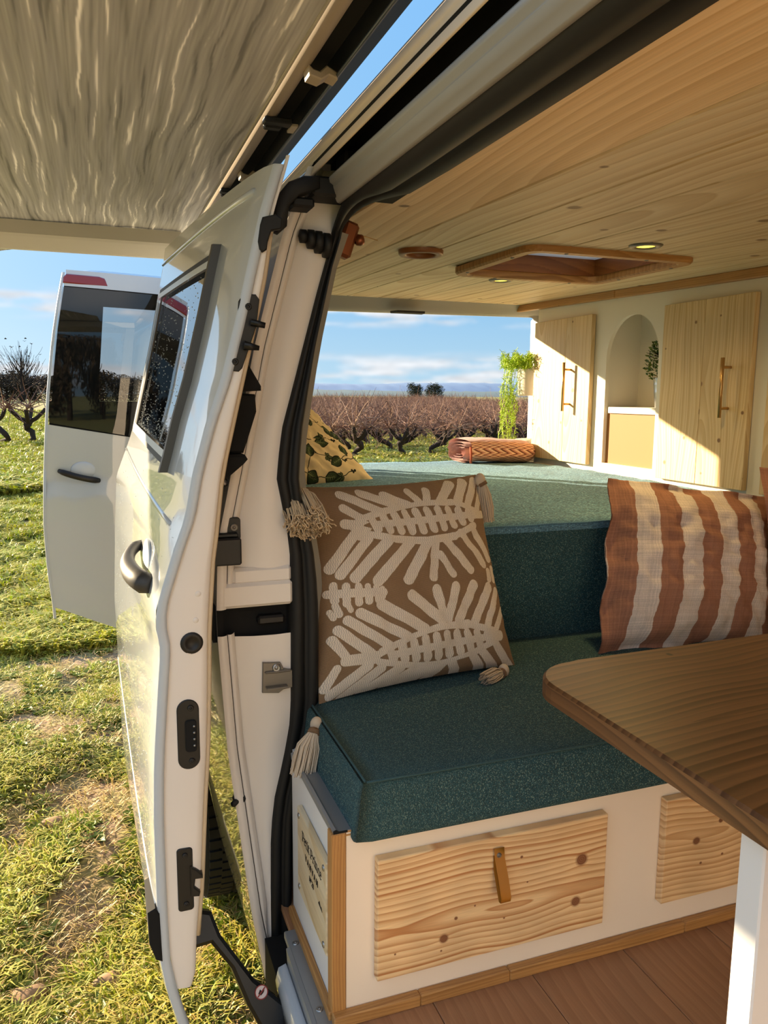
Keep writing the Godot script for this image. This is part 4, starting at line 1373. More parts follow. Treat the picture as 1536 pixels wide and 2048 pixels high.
func build_bench() -> void:
	var be := thing("bench_seat_box", "cream bench box with two pine drawer fronts and oak corner trim", "bench", Vector3(1.1, 0, -1.4))
	be.position = Vector3.ZERO
	var zf := -1.104
	var b := B.new()
	b.box(Vector3(0.343, 0.0, zf - 0.018), Vector3(1.86, 0.334, zf), 0.0)
	obj("front_panel", b, M.bench_panel, be)
	b = B.new()
	b.box(Vector3(0.341, 0.326, zf - 0.018), Vector3(1.86, 0.329, zf + 0.0006))
	b.box(Vector3(0.341, 0.332, zf - 0.018), Vector3(1.86, 0.335, zf + 0.0006))
	obj("ply_edge", b, M.oak, be)
	b = B.new()
	b.box(Vector3(0.325, 0.0, -1.40), Vector3(0.340, 0.334, zf - 0.004), 0.0)
	obj("side_panel", b, M.white_panel, be)
	b = B.new()
	b.box(Vector3(0.330, 0.322, -1.66), Vector3(1.86, 0.334, zf - 0.01))
	obj("seat_board", b, M.white_panel, be)
	# aluminium angle along the top edge
	b = B.new()
	b.prism(arr([0.3225, 0.325, 0.3215, 0.3375, 0.326, 0.3395, 0.330, 0.336, 0.372, 0.336, 0.372, 0.334, 0.328, 0.334, 0.325, 0.325]), 0.29, at_z(zf))
	var an := obj("edge_profile", b, M.aluminium, be)
	b = B.new()
	b.prism(arr([0.3222, 0.325, 0.3212, 0.3378, 0.326, 0.3398, 0.331, 0.3362, 0.345, 0.3362, 0.345, 0.333, 0.329, 0.333, 0.3255, 0.325]), 0.0015, at_z(zf + 0.0016))
	obj("profile_end", b, M.gap_black, an)
	# oak trims
	board_box("corner_post", M.oak, be, Vector3(0.318, 0.018, zf - 0.022), Vector3(0.342, 0.333, zf + 0.003), 0.0015, 1, 1.6)
	for q: Array in [[0.318, 0.47], [0.47, 0.64], [0.64, 1.02], [1.02, 1.5], [1.5, 1.86]]:
		board_box("base_trim", M.oak, be, Vector3(q[0], 0.0, zf), Vector3(q[1] - 0.0004, 0.021, zf + 0.017), 0.002, 0, 1.3)
	board_box("base_trim", M.oak, be, Vector3(0.314, 0.0, -1.395), Vector3(0.325, 0.018, zf - 0.002), 0.0015, 2, 1.3)
	# drawers
	var ds := [[0.391, 0.828, 0.068, 0.283, "pine_drawer"], [0.957, 1.42, 0.075, 0.284, "pine_drawer_plain"]]
	for d: Array in ds:
		b = B.new()
		b.grain = 0
		b.us = 1.0
		var lo := Vector3(d[0], d[2], zf)
		var hi := Vector3(d[1], d[3], zf + 0.018)
		var st := B.new()
		st.box(lo, hi, 0.0015)
		var mesh: ArrayMesh = st.done()
		# lay the print of the boards' grain exactly over the front
		var md := MeshDataTool.new()
		md.create_from_surface(mesh, 0)
		for i in md.get_vertex_count():
			var p := md.get_vertex(i)
			md.set_vertex_uv(i, Vector2((p.x - lo.x) / (hi.x - lo.x), 1.0 - (p.y - lo.y) / (hi.y - lo.y) + (p.z - hi.z) * 3.0).clamp(Vector2(0.004, 0.004), Vector2(0.996, 0.996)))
		var am := ArrayMesh.new()
		md.commit_to_surface(am)
		var dr := obj("drawer", am, M[d[4]], be)
		# leather pull folded over a stud
		var cx: float = lerpf(d[0], d[1], 0.495)
		if d[0] > 0.9: cx += 0.08
		b = B.new().smooth(true)
		var z0 := zf + 0.0185
		var path := [Vector2(0.262, z0), Vector2(0.264, z0 + 0.003), Vector2(0.246, z0 + 0.006), Vector2(0.215, z0 + 0.022), Vector2(0.190, z0 + 0.032), Vector2(0.181, z0 + 0.030), Vector2(0.180, z0 + 0.024), Vector2(0.196, z0 + 0.016), Vector2(0.225, z0 + 0.003), Vector2(0.25, z0 + 0.001)]
		var rows := []
		for k in path.size():
			var q: Vector2 = path[k]
			rows.append(PackedVector3Array([Vector3(cx - 0.0095, q.x, q.y), Vector3(cx + 0.0095, q.x, q.y)]))
		b.grid(rows)
		var lea: StandardMaterial3D = M.leather
		lea.cull_mode = BaseMaterial3D.CULL_DISABLED
		var pl := obj("leather_pull", b, lea, dr)
		screw(pl, Vector3(cx - 0.001, 0.252, z0 + 0.005), Vector3(0, 0, 1), 0.0045, M.dull_steel, "stud")
	# plank with burnt lettering, screwed to the side
	var sg := thing("name_board", "small pine board with burnt lettering screwed to the side of the bench", "sign", Vector3(0.315, 0.19, -1.22))
	var off := -sg.position
	var wd := Vector3(0.315, 0.105, -1.318)
	var whh := Vector3(0.3248, 0.272, -1.124)
	b = B.new()
	b.grain = 2
	b.us = 0.8
	b.uo = Vector2(0.05, 0.30)
	b.box(wd + off, whh + off, 0.002)
	obj("board", b, retint("pine_grey", "pine", Color(0.93, 0.96, 1.0)), sg)
	for q: Array in [[0.258, -1.305], [0.256, -1.138], [0.118, -1.305], [0.117, -1.140]]: screw(sg, Vector3(0.315, q[0], q[1]) + off, Vector3(-1, 0, 0), 0.0055, M.steel)
	var font := SystemFont.new()
	font.font_names = PackedStringArray(["Droid Serif"])
	font.font_italic = true
	font.font_weight = 400
	var plainf := SystemFont.new()
	plainf.font_names = PackedStringArray(["Droid Sans"])
	plainf.font_weight = 700
	for w: Array in [["Petit Prince", 0.232, 0.030, font], ["V A N V A N", 0.203, 0.020, plainf], ["N°28", 0.180, 0.017, plainf]]:
		var tm := TextMesh.new()
		tm.text = w[0]
		tm.font = w[3]
		tm.font_size = 32
		tm.pixel_size = w[2] / 40.0
		tm.depth = 0.0006
		tm.curve_step = 2.0
		var o := obj("lettering", tm, M.ink, sg)
		o.transform = Transform3D(Basis(Vector3(0, 0, 1), Vector3(0, 1, 0), Vector3(-1, 0, 0)), Vector3(0.3146, w[1], -1.216) + off)
	b = B.new()
	b.prism(arr([-1.172, 0.172, -1.164, 0.180, -1.158, 0.174, -1.152, 0.176, -1.147, 0.170]), 0.001, facing_left(0.3144))
	var mt := obj("burnt_emblem", b, M.ink, sg)
	mt.position = off

func soft_block(lo: Vector3, hi: Vector3, r: float, n: int, sag: float, seed_: int, top_in := Vector2.ZERO) -> B:
	# an upholstered block: rounded edges, slightly domed faces, u and v in metres
	var nz := noise(seed_, 1.0, 2)
	var b := B.new().smooth(true)
	var c := (lo + hi) * 0.5
	var h := (hi - lo) * 0.5
	for ax in 3:
		var ua := (ax + 1) % 3
		var va := (ax + 2) % 3
		for s: float in [-1.0, 1.0]:
			var rows := []
			for i in n + 1:
				var row := PackedVector3Array()
				for j in n + 1:
					var p := Vector3.ZERO
					p[ax] = s * h[ax]
					var tu := float(j) / n * 2.0 - 1.0
					var tv := float(i) / n * 2.0 - 1.0
					# crowd the lines towards the edges
					p[ua] = h[ua] * (tu * 0.35 + 0.65 * sin(tu * PI * 0.5))
					p[va] = h[va] * (tv * 0.35 + 0.65 * sin(tv * PI * 0.5))
					var q := p.clamp(-h + Vector3.ONE * r, h - Vector3.ONE * r)
					var d := (p - q)
					if d.length() > 0.0001: p = q + d.normalized() * r
					var f := (1.0 - pow(absf(p.x / h.x), 4.0)) * (1.0 - pow(absf(p.z / h.z), 4.0))
					if p.y > 0.0: p.y += sag * f
					p += Vector3(0, 0.0015, 0.0015) * nz.get_noise_3d(p.x * 9.0, p.y * 9.0, p.z * 9.0)
					var ty := clampf(p.y / h.y * 0.5 + 0.5, 0.0, 1.0)
					p.x -= p.x / h.x * top_in.x * ty
					p.z -= p.z / h.z * top_in.y * ty
					row.append(c + p)
				rows.append(row)
			b.grid(rows, h[ua] * 2.0, h[va] * 2.0)
	return b

func build_bed() -> void:
	M.green_tweed.uv1_scale = Vector3(3.0, 3.0, 1)
	M.bed_cloth.uv1_scale = Vector3(3.2, 3.2, 1)
	var seat := soft_block(Vector3(0.348, 0.313, -1.69), Vector3(1.86, 0.420, -1.083), 0.016, 20, 0.004, 81, Vector2(0.015, 0.006))
	var so := obj("seat_cushion", seat, M.green_tweed)
	tag(so, "dark green tweed seat cushion on the cream bench box", "cushion")
	var seam := B.new().smooth(true)
	var sp := PackedVector3Array()
	for i in 20: sp.append(Vector3(lerpf(0.372, 1.84, i / 19.0), 0.4185, -1.0895))
	seam.tube(sp, [0.0022], 6)
	sp = PackedVector3Array()
	for i in 8: sp.append(Vector3(0.371, 0.4185, lerpf(-1.092, -1.66, i / 7.0)))
	seam.tube(sp, [0.0022], 6)
	obj("seam", seam, M.green_tweed, so)
	var bk := obj("backrest_cushion", soft_block(Vector3(0.44, 0.40, -1.76), Vector3(1.865, 0.706, -1.655), 0.014, 16, 0.0, 82), M.green_tweed)  # the bench seat's backrest
	tag(bk, "upright dark green tweed backrest between the seat and the bed", "backrest cushion")
	# bed: base and mattress in a pale fitted cloth
	var b := B.new()
	b.box(Vector3(0.475, 0.0, -3.32), Vector3(1.86, 0.58, -1.77))
	var base := obj("bed_base", b, M.white_panel)
	tag(base, "closed white base under the raised bed behind the bench backrest", "bed base")
	var mt := B.new().smooth(true)
	var nz := noise(84, 1.0, 3)
	var rows := []
	var prof := [Vector2(-1.652, 0.690), Vector2(-1.650, 0.700), Vector2(-1.653, 0.709), Vector2(-1.662, 0.713), Vector2(-1.70, 0.7145)]
	for k in 40: prof.append(Vector2(lerpf(-1.75, -3.24, k / 39.0), 0.7145 + 0.014 * sin(PI * k / 39.0) * 1.0 + 0.006 * k / 39.0))
	prof.append_array([Vector2(-3.285, 0.722), Vector2(-3.305, 0.70), Vector2(-3.31, 0.58)])
	for q: Vector2 in prof:
		var row := PackedVector3Array()
		for j in 61:
			var x := lerpf(0.473, 1.862, j / 60.0)
			var e := minf(x - 0.473, 1.862 - x)
			var wr := 0.0035 * nz.get_noise_2d(x * 5.0, q.x * 9.0) + 0.006 * maxf(0.0, nz.get_noise_2d(x * 3.0 + q.x * 8.0, x * 9.0 - q.x * 2.0)) * smoothstep(1.2, 1.8, x)
			row.append(Vector3(x, q.y + (wr if q.y > 0.71 else 0.0) - 0.012 * exp(-e / 0.02), q.x))
		rows.append(row)
	mt.grid(rows, 1.4, 2.0)
	var mo := obj("mattress", mt, M.bed_cloth)
	tag(mo, "bed mattress in a pale green fitted cloth, half in sunlight", "mattress")
	b = B.new().smooth(true)
	sp = PackedVector3Array()
	for i in 30: sp.append(Vector3(lerpf(0.48, 1.86, i / 29.0), 0.7085 + 0.0008 * sin(i * 1.7), -1.6515))
	b.tube(sp, [0.0028], 6)
	obj("piping", b, M.bed_cloth, mo)

func build_table() -> void:
	var t := thing("dining_table", "oak table top with a rounded corner on a white post beside the seat", "table", Vector3(0.8, 0, -0.7))
	t.position = Vector3.ZERO
	var top := 0.618
	var poly := PackedVector2Array()
	for q: Vector2 in [Vector2(1.45, 0.22), Vector2(1.45, 1.012), Vector2(0.68, 0.992)]: poly.append(q)
	for k in 9:
		var a := PI * 0.5 + PI * 0.5 * k / 8.0
		poly.append(Vector2(0.664 + 0.080 * cos(a), 0.908 + 0.080 * sin(a)))
	poly.append(Vector2(0.590, 0.22))
	var b := B.new()
	b.grain = 0
	b.us = 0.9
	b.vk = 3.0
	# facing_up turns y into -z
	b.prism(poly, 0.028, facing_up(top), 0.004)
	obj("table_top", b, M.table_oak, t)
	b = B.new()
	b.box(Vector3(0.600, 0.0, -0.573), Vector3(0.640, 0.592, -0.541), 0.002)
	obj("leg", b, M.white_panel, t)

func build_ceiling_things() -> void:
	# wooden ring
	var ro := thing("ceiling_ring", "round dark wooden ring on the ceiling without a lamp", "ring", Vector3(0.835, ceil_y(-2.02), -2.015))
	var b := B.new().smooth(true)
	b.lathe(arr([0.040, 0.0, 0.040, -0.010, 0.044, -0.0135, 0.056, -0.0135, 0.060, -0.010, 0.061, 0.0]), 40)
	obj("ring", b, retint("ring_oak", "oak", Color(0.80, 0.68, 0.58), 0.4), ro)
	b = B.new()
	b.lathe(arr([0.0, -0.001, 0.040, -0.001]), 30)
	obj("backing", b, M.oak, ro)
	var names_ := ["small round ceiling spotlight to the right of the roof hatch", "small round ceiling spotlight to the left of the roof hatch"]
	var spots := [Vector3(1.311, 0, -1.692), Vector3(1.322, 0, -2.470)]
	for k in 2:
		var p: Vector3 = spots[k]
		p.y = ceil_y(p.z)
		var s := thing("ceiling_spotlight", names_[k], "spotlight", p, "ceiling spotlights")
		b = B.new().smooth(true)
		b.lathe(arr([0.024, -0.002, 0.026, -0.006, 0.036, -0.006, 0.041, -0.003, 0.042, 0.0]), 36)
		obj("bezel", b, M.dull_steel, s)
		b = B.new().smooth(true)
		b.lathe(arr([0.0, -0.004, 0.018, -0.0036, 0.025, -0.0022, 0.026, 0.0]), 30)
		obj("lamp_lens", b, M.lamp_lens, s)
		var l := SpotLight3D.new()
		l.name = "lamp_light"
		l.light_color = Color(1.0, 0.85, 0.55)
		l.light_energy = 0.12
		l.light_size = 0.024
		l.spot_angle = 80.0
		l.spot_range = 4.0
		l.spot_attenuation = 2.0
		l.shadow_enabled = true
		s.add_child(l)
		l.position = Vector3(0, -0.008, 0)
		l.rotation.x = -PI * 0.5
	# roof hatch with an oak frame
	var h := thing("roof_hatch", "roof hatch in an oak frame with rounded corners in the ceiling", "roof hatch", Vector3(1.305, ceil_y(-2.03), -2.03))
	var hx := 0.267
	var hz := 0.240
	var outer := rrect(Vector2(-hx, -hz), Vector2(hx, hz), 0.05, 6)
	var inner := rrect(Vector2(-hx + 0.034, -hz + 0.034), Vector2(hx - 0.034, hz - 0.034), 0.034, 6)
	b = B.new()
	b.us = 2.0
	var n := outer.size()
	for sides in 4:
		b = B.new()
		b.us = 1.6
		b.grain = 0 if sides % 2 else 2
		b.uo = Vector2(rng.randf(), rng.randf())
		var k0 := sides * 7 + 3
		for q in 7:
			var i := (k0 + q) % n
			var j := (i + 1) % n
			var lo := -0.021
			var pts := []
			for r: Array in [[outer, 0.0, 0.0], [outer, -0.015, 0.0], [outer, lo, -0.006], [inner, lo, 0.005], [inner, -0.017, 0.0], [inner, 0.0, 0.0]]:
				var va: Vector2 = r[0][i]
				var vb: Vector2 = r[0][j]
				va += va.normalized() * r[2]
				vb += vb.normalized() * r[2]
				pts.append([Vector3(va.x, r[1], va.y), Vector3(vb.x, r[1], vb.y)])
			for r in pts.size() - 1:
				var nrm: Vector3 = (pts[r][1] - pts[r][0]).cross(pts[r + 1][0] - pts[r][0])
				b.quad(pts[r][0], pts[r][1], pts[r + 1][1], pts[r + 1][0], b.uvof(pts[r][0], nrm), b.uvof(pts[r][1], nrm), b.uvof(pts[r + 1][1], nrm), b.uvof(pts[r + 1][0], nrm))
		obj("frame_rail", b, M.ring_oak if sides < 0 else M.oak, h)
	for q: Array in [[-0.250, -0.15], [-0.250, 0.12], [-0.12, -0.223], [0.15, -0.223], [0.250, -0.10], [0.250, 0.14], [0.10, 0.223], [-0.15, 0.223]]:
		screw(h, Vector3(q[0], -0.0205, q[1]), Vector3(0, -1, 0), 0.006, M.dull_steel)
	# well above the frame, lid, handle
	for q: Array in [[Vector3(-0.237, 0.0, -0.205), Vector3(-0.227, 0.053, 0.205)], [Vector3(0.227, 0.0, -0.205), Vector3(0.237, 0.053, 0.205)], [Vector3(-0.26, 0.0, -0.208), Vector3(0.26, 0.053, -0.198)], [Vector3(-0.26, 0.0, 0.198), Vector3(0.26, 0.053, 0.208)]]:
		b = B.new()
		b.us = 1.2
		b.grain = 0 if q[1].x - q[0].x > 0.1 else 2
		b.uo = Vector2(rng.randf(), rng.randf())
		b.box(q[0], q[1])
		obj("well_board", b, M.ring_oak, h)
	b = B.new()
	b.box(Vector3(-0.24, 0.052, -0.215), Vector3(0.24, 0.08, 0.215), 0.01)
	var lid := obj("lid", b, M.vent_cover, h)
	b = B.new()
	b.smooth(true)
	b.ball(Vector3(-0.095, 0.040, 0.075), Vector3(0.062, 0.014, 0.032), 10)
	b.smooth(false)
	b.box(Vector3(-0.055, 0.018, 0.09), Vector3(-0.03, 0.05, 0.112), 0.004)
	obj("lid_handle", b, M.black_plastic, lid)
	# copper fitting high on the pillar
	var cu := thing("copper_reading_lamp", "small copper lamp with a round knob at the top of the door pillar", "lamp", Vector3(0.50, 1.335, -1.60))
	b = B.new()
	b.box(Vector3(-0.018, -0.038, -0.014), Vector3(0.014, 0.036, 0.014), 0.006, Transform3D(Basis(Vector3(0, 0, 1), -0.32), Vector3.ZERO))
	obj("lamp_body", b, M.copper, cu)
	b = B.new().smooth(true)
	b.lathe(arr([0.0, 0.020, 0.010, 0.018, 0.012, 0.010, 0.009, 0.002, 0.006, 0.0]), 16, Transform3D(Basis(Vector3(0, 0, 1), -1.3), Vector3(0.014, -0.002, 0.004)))
	obj("knob", b, M.copper, cu)
	b = B.new().smooth(true)
	b.tube(PackedVector3Array([Vector3(0.018, 0.012, 0.006), Vector3(0.062, 0.002, 0.010)]), [0.001], 5)
	obj("rod", b, M.brass, cu)
	b = B.new()
	b.box(Vector3(-0.09, -0.01, -0.02), Vector3(-0.014, 0.012, 0.01), 0.003)
	obj("mount", b, M.copper, cu)

func cushion(bl: Vector3, br: Vector3, tl: Vector3, tr: Vector3, thick: float, pinch: float, flange: float, n: int, seed_: int, crease := 0.008) -> B:
	# four corners, filled between; u to the right, v downwards
	var nz := noise(seed_, 1.0, 3)
	var nrm := (br - bl).cross(tl - bl).normalized()
	var b := B.new().smooth(true)
	for side: float in [1.0, -1.0]:
		var rows := []
		for i in n + 1:
			var row := PackedVector3Array()
			for j in n + 1:
				var u := float(j) / n * 2.0 - 1.0
				var v := float(i) / n * 2.0 - 1.0
				var uu := u * (1.0 - pinch * (1.0 - v * v))
				var vv := v * (1.0 - pinch * (1.0 - u * u))
				var p := bl.lerp(br, uu * 0.5 + 0.5).lerp(tl.lerp(tr, uu * 0.5 + 0.5), 0.5 - vv * 0.5)
				var fu := clampf(absf(u) / (1.0 - flange), 0.0, 1.0)
				var fv := clampf(absf(v) / (1.0 - flange), 0.0, 1.0)
				var t := pow(maxf(0.0, (1.0 - pow(fu, 2.6)) * (1.0 - pow(fv, 2.6))), 0.55)
				var w := nz.get_noise_2d(u * 2.2 + side * 5.0, v * 2.2)
				var edge := 1.0 - minf(1.0, t * 3.0)
				var off := side * (thick * 0.5 * t * (1.0 + 0.10 * w) + 0.002)
				off += crease * nz.get_noise_2d(u * 5.0 + 20.0, v * 5.0) * (0.5 + 0.5 * t) * (1.0 if side > 0 else 0.6)
				if flange > 0.0: off += 0.010 * edge * sin(u * 7.0 + v * 9.0 + 1.0)
				p += nrm * off
				row.append(p)
			rows.append(row)
		b.grid(rows)
	return b

func tassel(parent: Node3D, path: PackedVector3Array, spread: float, strands: int, seed_: int, fluff := 0.0) -> void:
	# knot at path[0], binding at path[1], threads from there to path[2]
	var r := RandomNumberGenerator.new()
	r.seed = seed_
	var b := B.new().smooth(true)
	var d := (path[1] - path[0]).normalized()
	b.ball(path[0].lerp(path[1], 0.55), Vector3(0.0125, 0.016, 0.0125), 8)
	var t := obj("tassel", b, M.cotton, parent)
	b = B.new().smooth(true)
	b.tube(PackedVector3Array([path[1] - d * 0.004, path[1] + d * 0.004]), [0.0118, 0.0122], 12)
	obj("binding", b, M.twine, t)
	b = B.new().smooth(true)
	var ax := (path[2] - path[1])
	var sx := ax.cross(Vector3(0.2, 0.3, 1.0)).normalized()
	var sy := ax.cross(sx).normalized()
	for k in strands:
		var a := r.randf() * TAU
		var q := sqrt(r.randf())
		var o := (sx * cos(a) + sy * sin(a) * 0.75)
		var p0 := path[1] + o * 0.010 * q
		var p3 := path[2] + o * spread * q + ax * r.randf_range(-0.10, 0.05)
		var p1 := p0.lerp(p3, 0.33) + o * spread * 0.35 * q
		var p2 := p0.lerp(p3, 0.7) + o * spread * 0.18 * q + Vector3(r.randf_range(-1, 1), r.randf_range(-1, 1), r.randf_range(-1, 1)) * 0.002
		var pts := PackedVector3Array([p0, p1, p2, p3])
		if fluff > 0.0:
			var last := p3
			for f in 3:
				last += (ax.normalized() * r.randf_range(-0.2, 1.0) + Vector3(r.randf_range(-1, 1), r.randf_range(-1, 1), r.randf_range(-1, 1))) * fluff * 0.33
				pts.append(last)
		b.tube(pts, [0.0016, 0.0016, 0.0015, 0.0012], 4, false)
	obj("fringe", b, M.cotton if fluff == 0.0 else M.cotton_fluff, t)

func relief_cloth() -> Array:
	# raised pale yarn on brown ground; returns [colour, height]
	var n := 1024
	var im := Image.create_empty(n, n, false, Image.FORMAT_RGB8)
	im.fill(Color(0, 0, 0))
	var w := Color(1, 1, 1)
	var k := Color(0, 0, 0)
	var s := float(n)
	# strokes of raised yarn over the cushion's face: start, end, half width
	var strokes := [0.260, 0.188, 0.189, 0.129, 0.023, 0.371, 0.164, 0.199, 0.056, 0.025, 0.476, 0.143, 0.298, 0.051, 0.025, 0.524, 0.134, 0.414, 0.070, 0.023, 0.584, 0.121, 0.548, 0.059, 0.021, 0.624, 0.134, 0.648, 0.062, 0.021, 0.695, 0.140, 0.802, 0.038, 0.027, 0.801, 0.149, 0.888, 0.035, 0.027, 0.867, 0.165, 0.965, 0.036, 0.025, 0.929, 0.198, 1.000, 0.082, 0.021, 0.205, 0.267, 0.072, 0.413, 0.025, 0.271, 0.290, 0.113, 0.445, 0.025, 0.365, 0.309, 0.177, 0.469, 0.027, 0.479, 0.329, 0.281, 0.497, 0.028, 0.569, 0.339, 0.437, 0.509, 0.028, 0.614, 0.344, 0.570, 0.513, 0.024, 0.629, 0.405, 0.681, 0.510, 0.021, 0.673, 0.333, 0.787, 0.498, 0.025, 0.774, 0.308, 0.893, 0.477, 0.023, 0.859, 0.282, 0.949, 0.449, 0.023, 0.104, 0.816, 0.050, 0.734, 0.021, 0.214, 0.826, 0.077, 0.695, 0.023, 0.299, 0.804, 0.122, 0.658, 0.023, 0.395, 0.782, 0.184, 0.635, 0.025, 0.485, 0.758, 0.286, 0.610, 0.028, 0.579, 0.726, 0.440, 0.588, 0.028, 0.598, 0.721, 0.575, 0.574, 0.024, 0.619, 0.724, 0.683, 0.572, 0.024, 0.674, 0.740, 0.791, 0.577, 0.027, 0.758, 0.767, 0.894, 0.594, 0.025, 0.836, 0.786, 0.950, 0.618, 0.021, 0.897, 0.802, 0.973, 0.718, 0.019, 0.066, 0.865, 0.019, 0.941, 0.021, 0.206, 0.881, 0.045, 0.975, 0.025, 0.266, 0.904, 0.094, 1.006, 0.025, 0.361, 0.919, 0.186, 1.006, 0.027, 0.458, 0.935, 0.297, 1.005, 0.028, 0.525, 0.939, 0.398, 1.008, 0.025, 0.595, 0.929, 0.502, 1.005, 0.023, 0.627, 0.941, 0.663, 1.011, 0.025, 0.738, 0.922, 0.797, 1.004, 0.025, 0.795, 0.909, 0.885, 1.015, 0.025, 0.877, 0.876, 0.966, 1.006, 0.025, 0.266, 0.265, 0.402, 0.306, 0.018, 0.402, 0.306, 0.570, 0.330, 0.021, 0.570, 0.330, 0.732, 0.322, 0.021, 0.732, 0.322, 0.880, 0.275, 0.018, 0.241, 0.194, 0.391, 0.157, 0.018, 0.391, 0.157, 0.600, 0.136, 0.019, 0.600, 0.136, 0.773, 0.142, 0.019, 0.773, 0.142, 0.910, 0.196, 0.016, 0.263, 0.827, 0.401, 0.794, 0.019, 0.401, 0.794, 0.562, 0.765, 0.023, 0.562, 0.765, 0.722, 0.766, 0.023, 0.722, 0.766, 0.875, 0.815, 0.018, 0.255, 0.873, 0.427, 0.920, 0.018, 0.427, 0.920, 0.596, 0.927, 0.019, 0.596, 0.927, 0.770, 0.901, 0.018, 0.770, 0.901, 0.870, 0.867, 0.016, 0.178, 0.209, 0.271, 0.231, 0.027, 0.218, 0.234, 0.231, 0.269, 0.027, 0.893, 0.222, 0.964, 0.219, 0.021, 0.195, 0.844, 0.275, 0.853, 0.030, 0.869, 0.837, 0.914, 0.843, 0.027, 0.105, 0.837, 0.211, 0.847, 0.027, 0.050, 0.526, 0.299, 0.554, 0.021, 0.078, 0.491, 0.076, 0.559, 0.019, 0.130, 0.502, 0.124, 0.581, 0.019, 0.183, 0.511, 0.181, 0.584, 0.019, 0.228, 0.518, 0.226, 0.585, 0.018, 0.269, 0.525, 0.267, 0.585, 0.016, 0.297, 0.536, 0.295, 0.575, 0.014, 0.075, 0.582, 0.090, 0.624, 0.016, 0.124, 0.581, 0.140, 0.613, 0.014, 0.052, 0.608, 0.066, 0.636, 0.014, 0.917, 0.514, 0.911, 0.555, 0.019, 0.960, 0.502, 0.954, 0.560, 0.019]
	for q in range(0, strokes.size(), 5):
		stroke(im, Vector2(strokes[q], strokes[q + 1]) * s, Vector2(strokes[q + 2], strokes[q + 3]) * s, strokes[q + 4] * s * 0.92, strokes[q + 4] * s, w)
	# two long eyes with a ragged ribbon of yarn inside
	for e: Array in [[Vector2(0.262, 0.226), Vector2(0.905, 0.219), 0.071], [Vector2(0.262, 0.856), Vector2(0.878, 0.842), 0.068]]:
		var a: Vector2 = e[0]
		var c: Vector2 = e[1]
		for q in 120:
			var t := q / 119.0
			var p := a.lerp(c, t)
			var hh: float = e[2] * sin(PI * t)
			stroke(im, (p - Vector2(0, hh)) * s, (p + Vector2(0, hh)) * s, 0.004 * s, 0.004 * s, k)
		for q in 10:
			var t := lerpf(0.085, 0.93, q / 9.0)
			var p := a.lerp(c, t)
			var hh: float = (e[2] - 0.018) * pow(sin(PI * t), 0.7)
			stroke(im, (p + Vector2(-0.008, -hh)) * s, (p + Vector2(0.008, hh)) * s, 0.020 * s, 0.022 * s, w)
			stroke(im, p * s, (p + (c - a) * 0.05) * s, 0.020 * s, 0.018 * s, w)
	var r2 := RandomNumberGenerator.new()
	r2.seed = 5
	var col := Image.create_empty(n, n, false, Image.FORMAT_RGB8)
	var hgt := Image.create_empty(n, n, false, Image.FORMAT_RGB8)
	for y in n:
		for x in n:
			var on := im.get_pixel(x, y).r > 0.5
			var g := r2.randf_range(0.9, 1.08)
			var yarn := 0.5 + 0.5 * sin(x * 0.62 + y * 0.12 + sin(y * 0.30) * 1.2)
			var tw := 0.5 + 0.5 * sin(y * 0.9 + x * 0.5)
			var rib := 0.5 + 0.5 * sin(y * 1.3)
			if on:
				var m := g * (0.80 + 0.22 * yarn * (0.6 + 0.4 * tw))
				col.set_pixel(x, y, Color(0.96 * m, 0.89 * m, 0.81 * m))
				var hh := 0.62 + 0.26 * yarn * tw
				hgt.set_pixel(x, y, Color(hh, hh, hh))
			else:
				var m := g * (0.82 + 0.22 * rib)
				col.set_pixel(x, y, Color(0.57 * m, 0.45 * m, 0.33 * m))
				var hh := 0.12 + 0.10 * rib
				hgt.set_pixel(x, y, Color(hh, hh, hh))
	return [col, hgt]

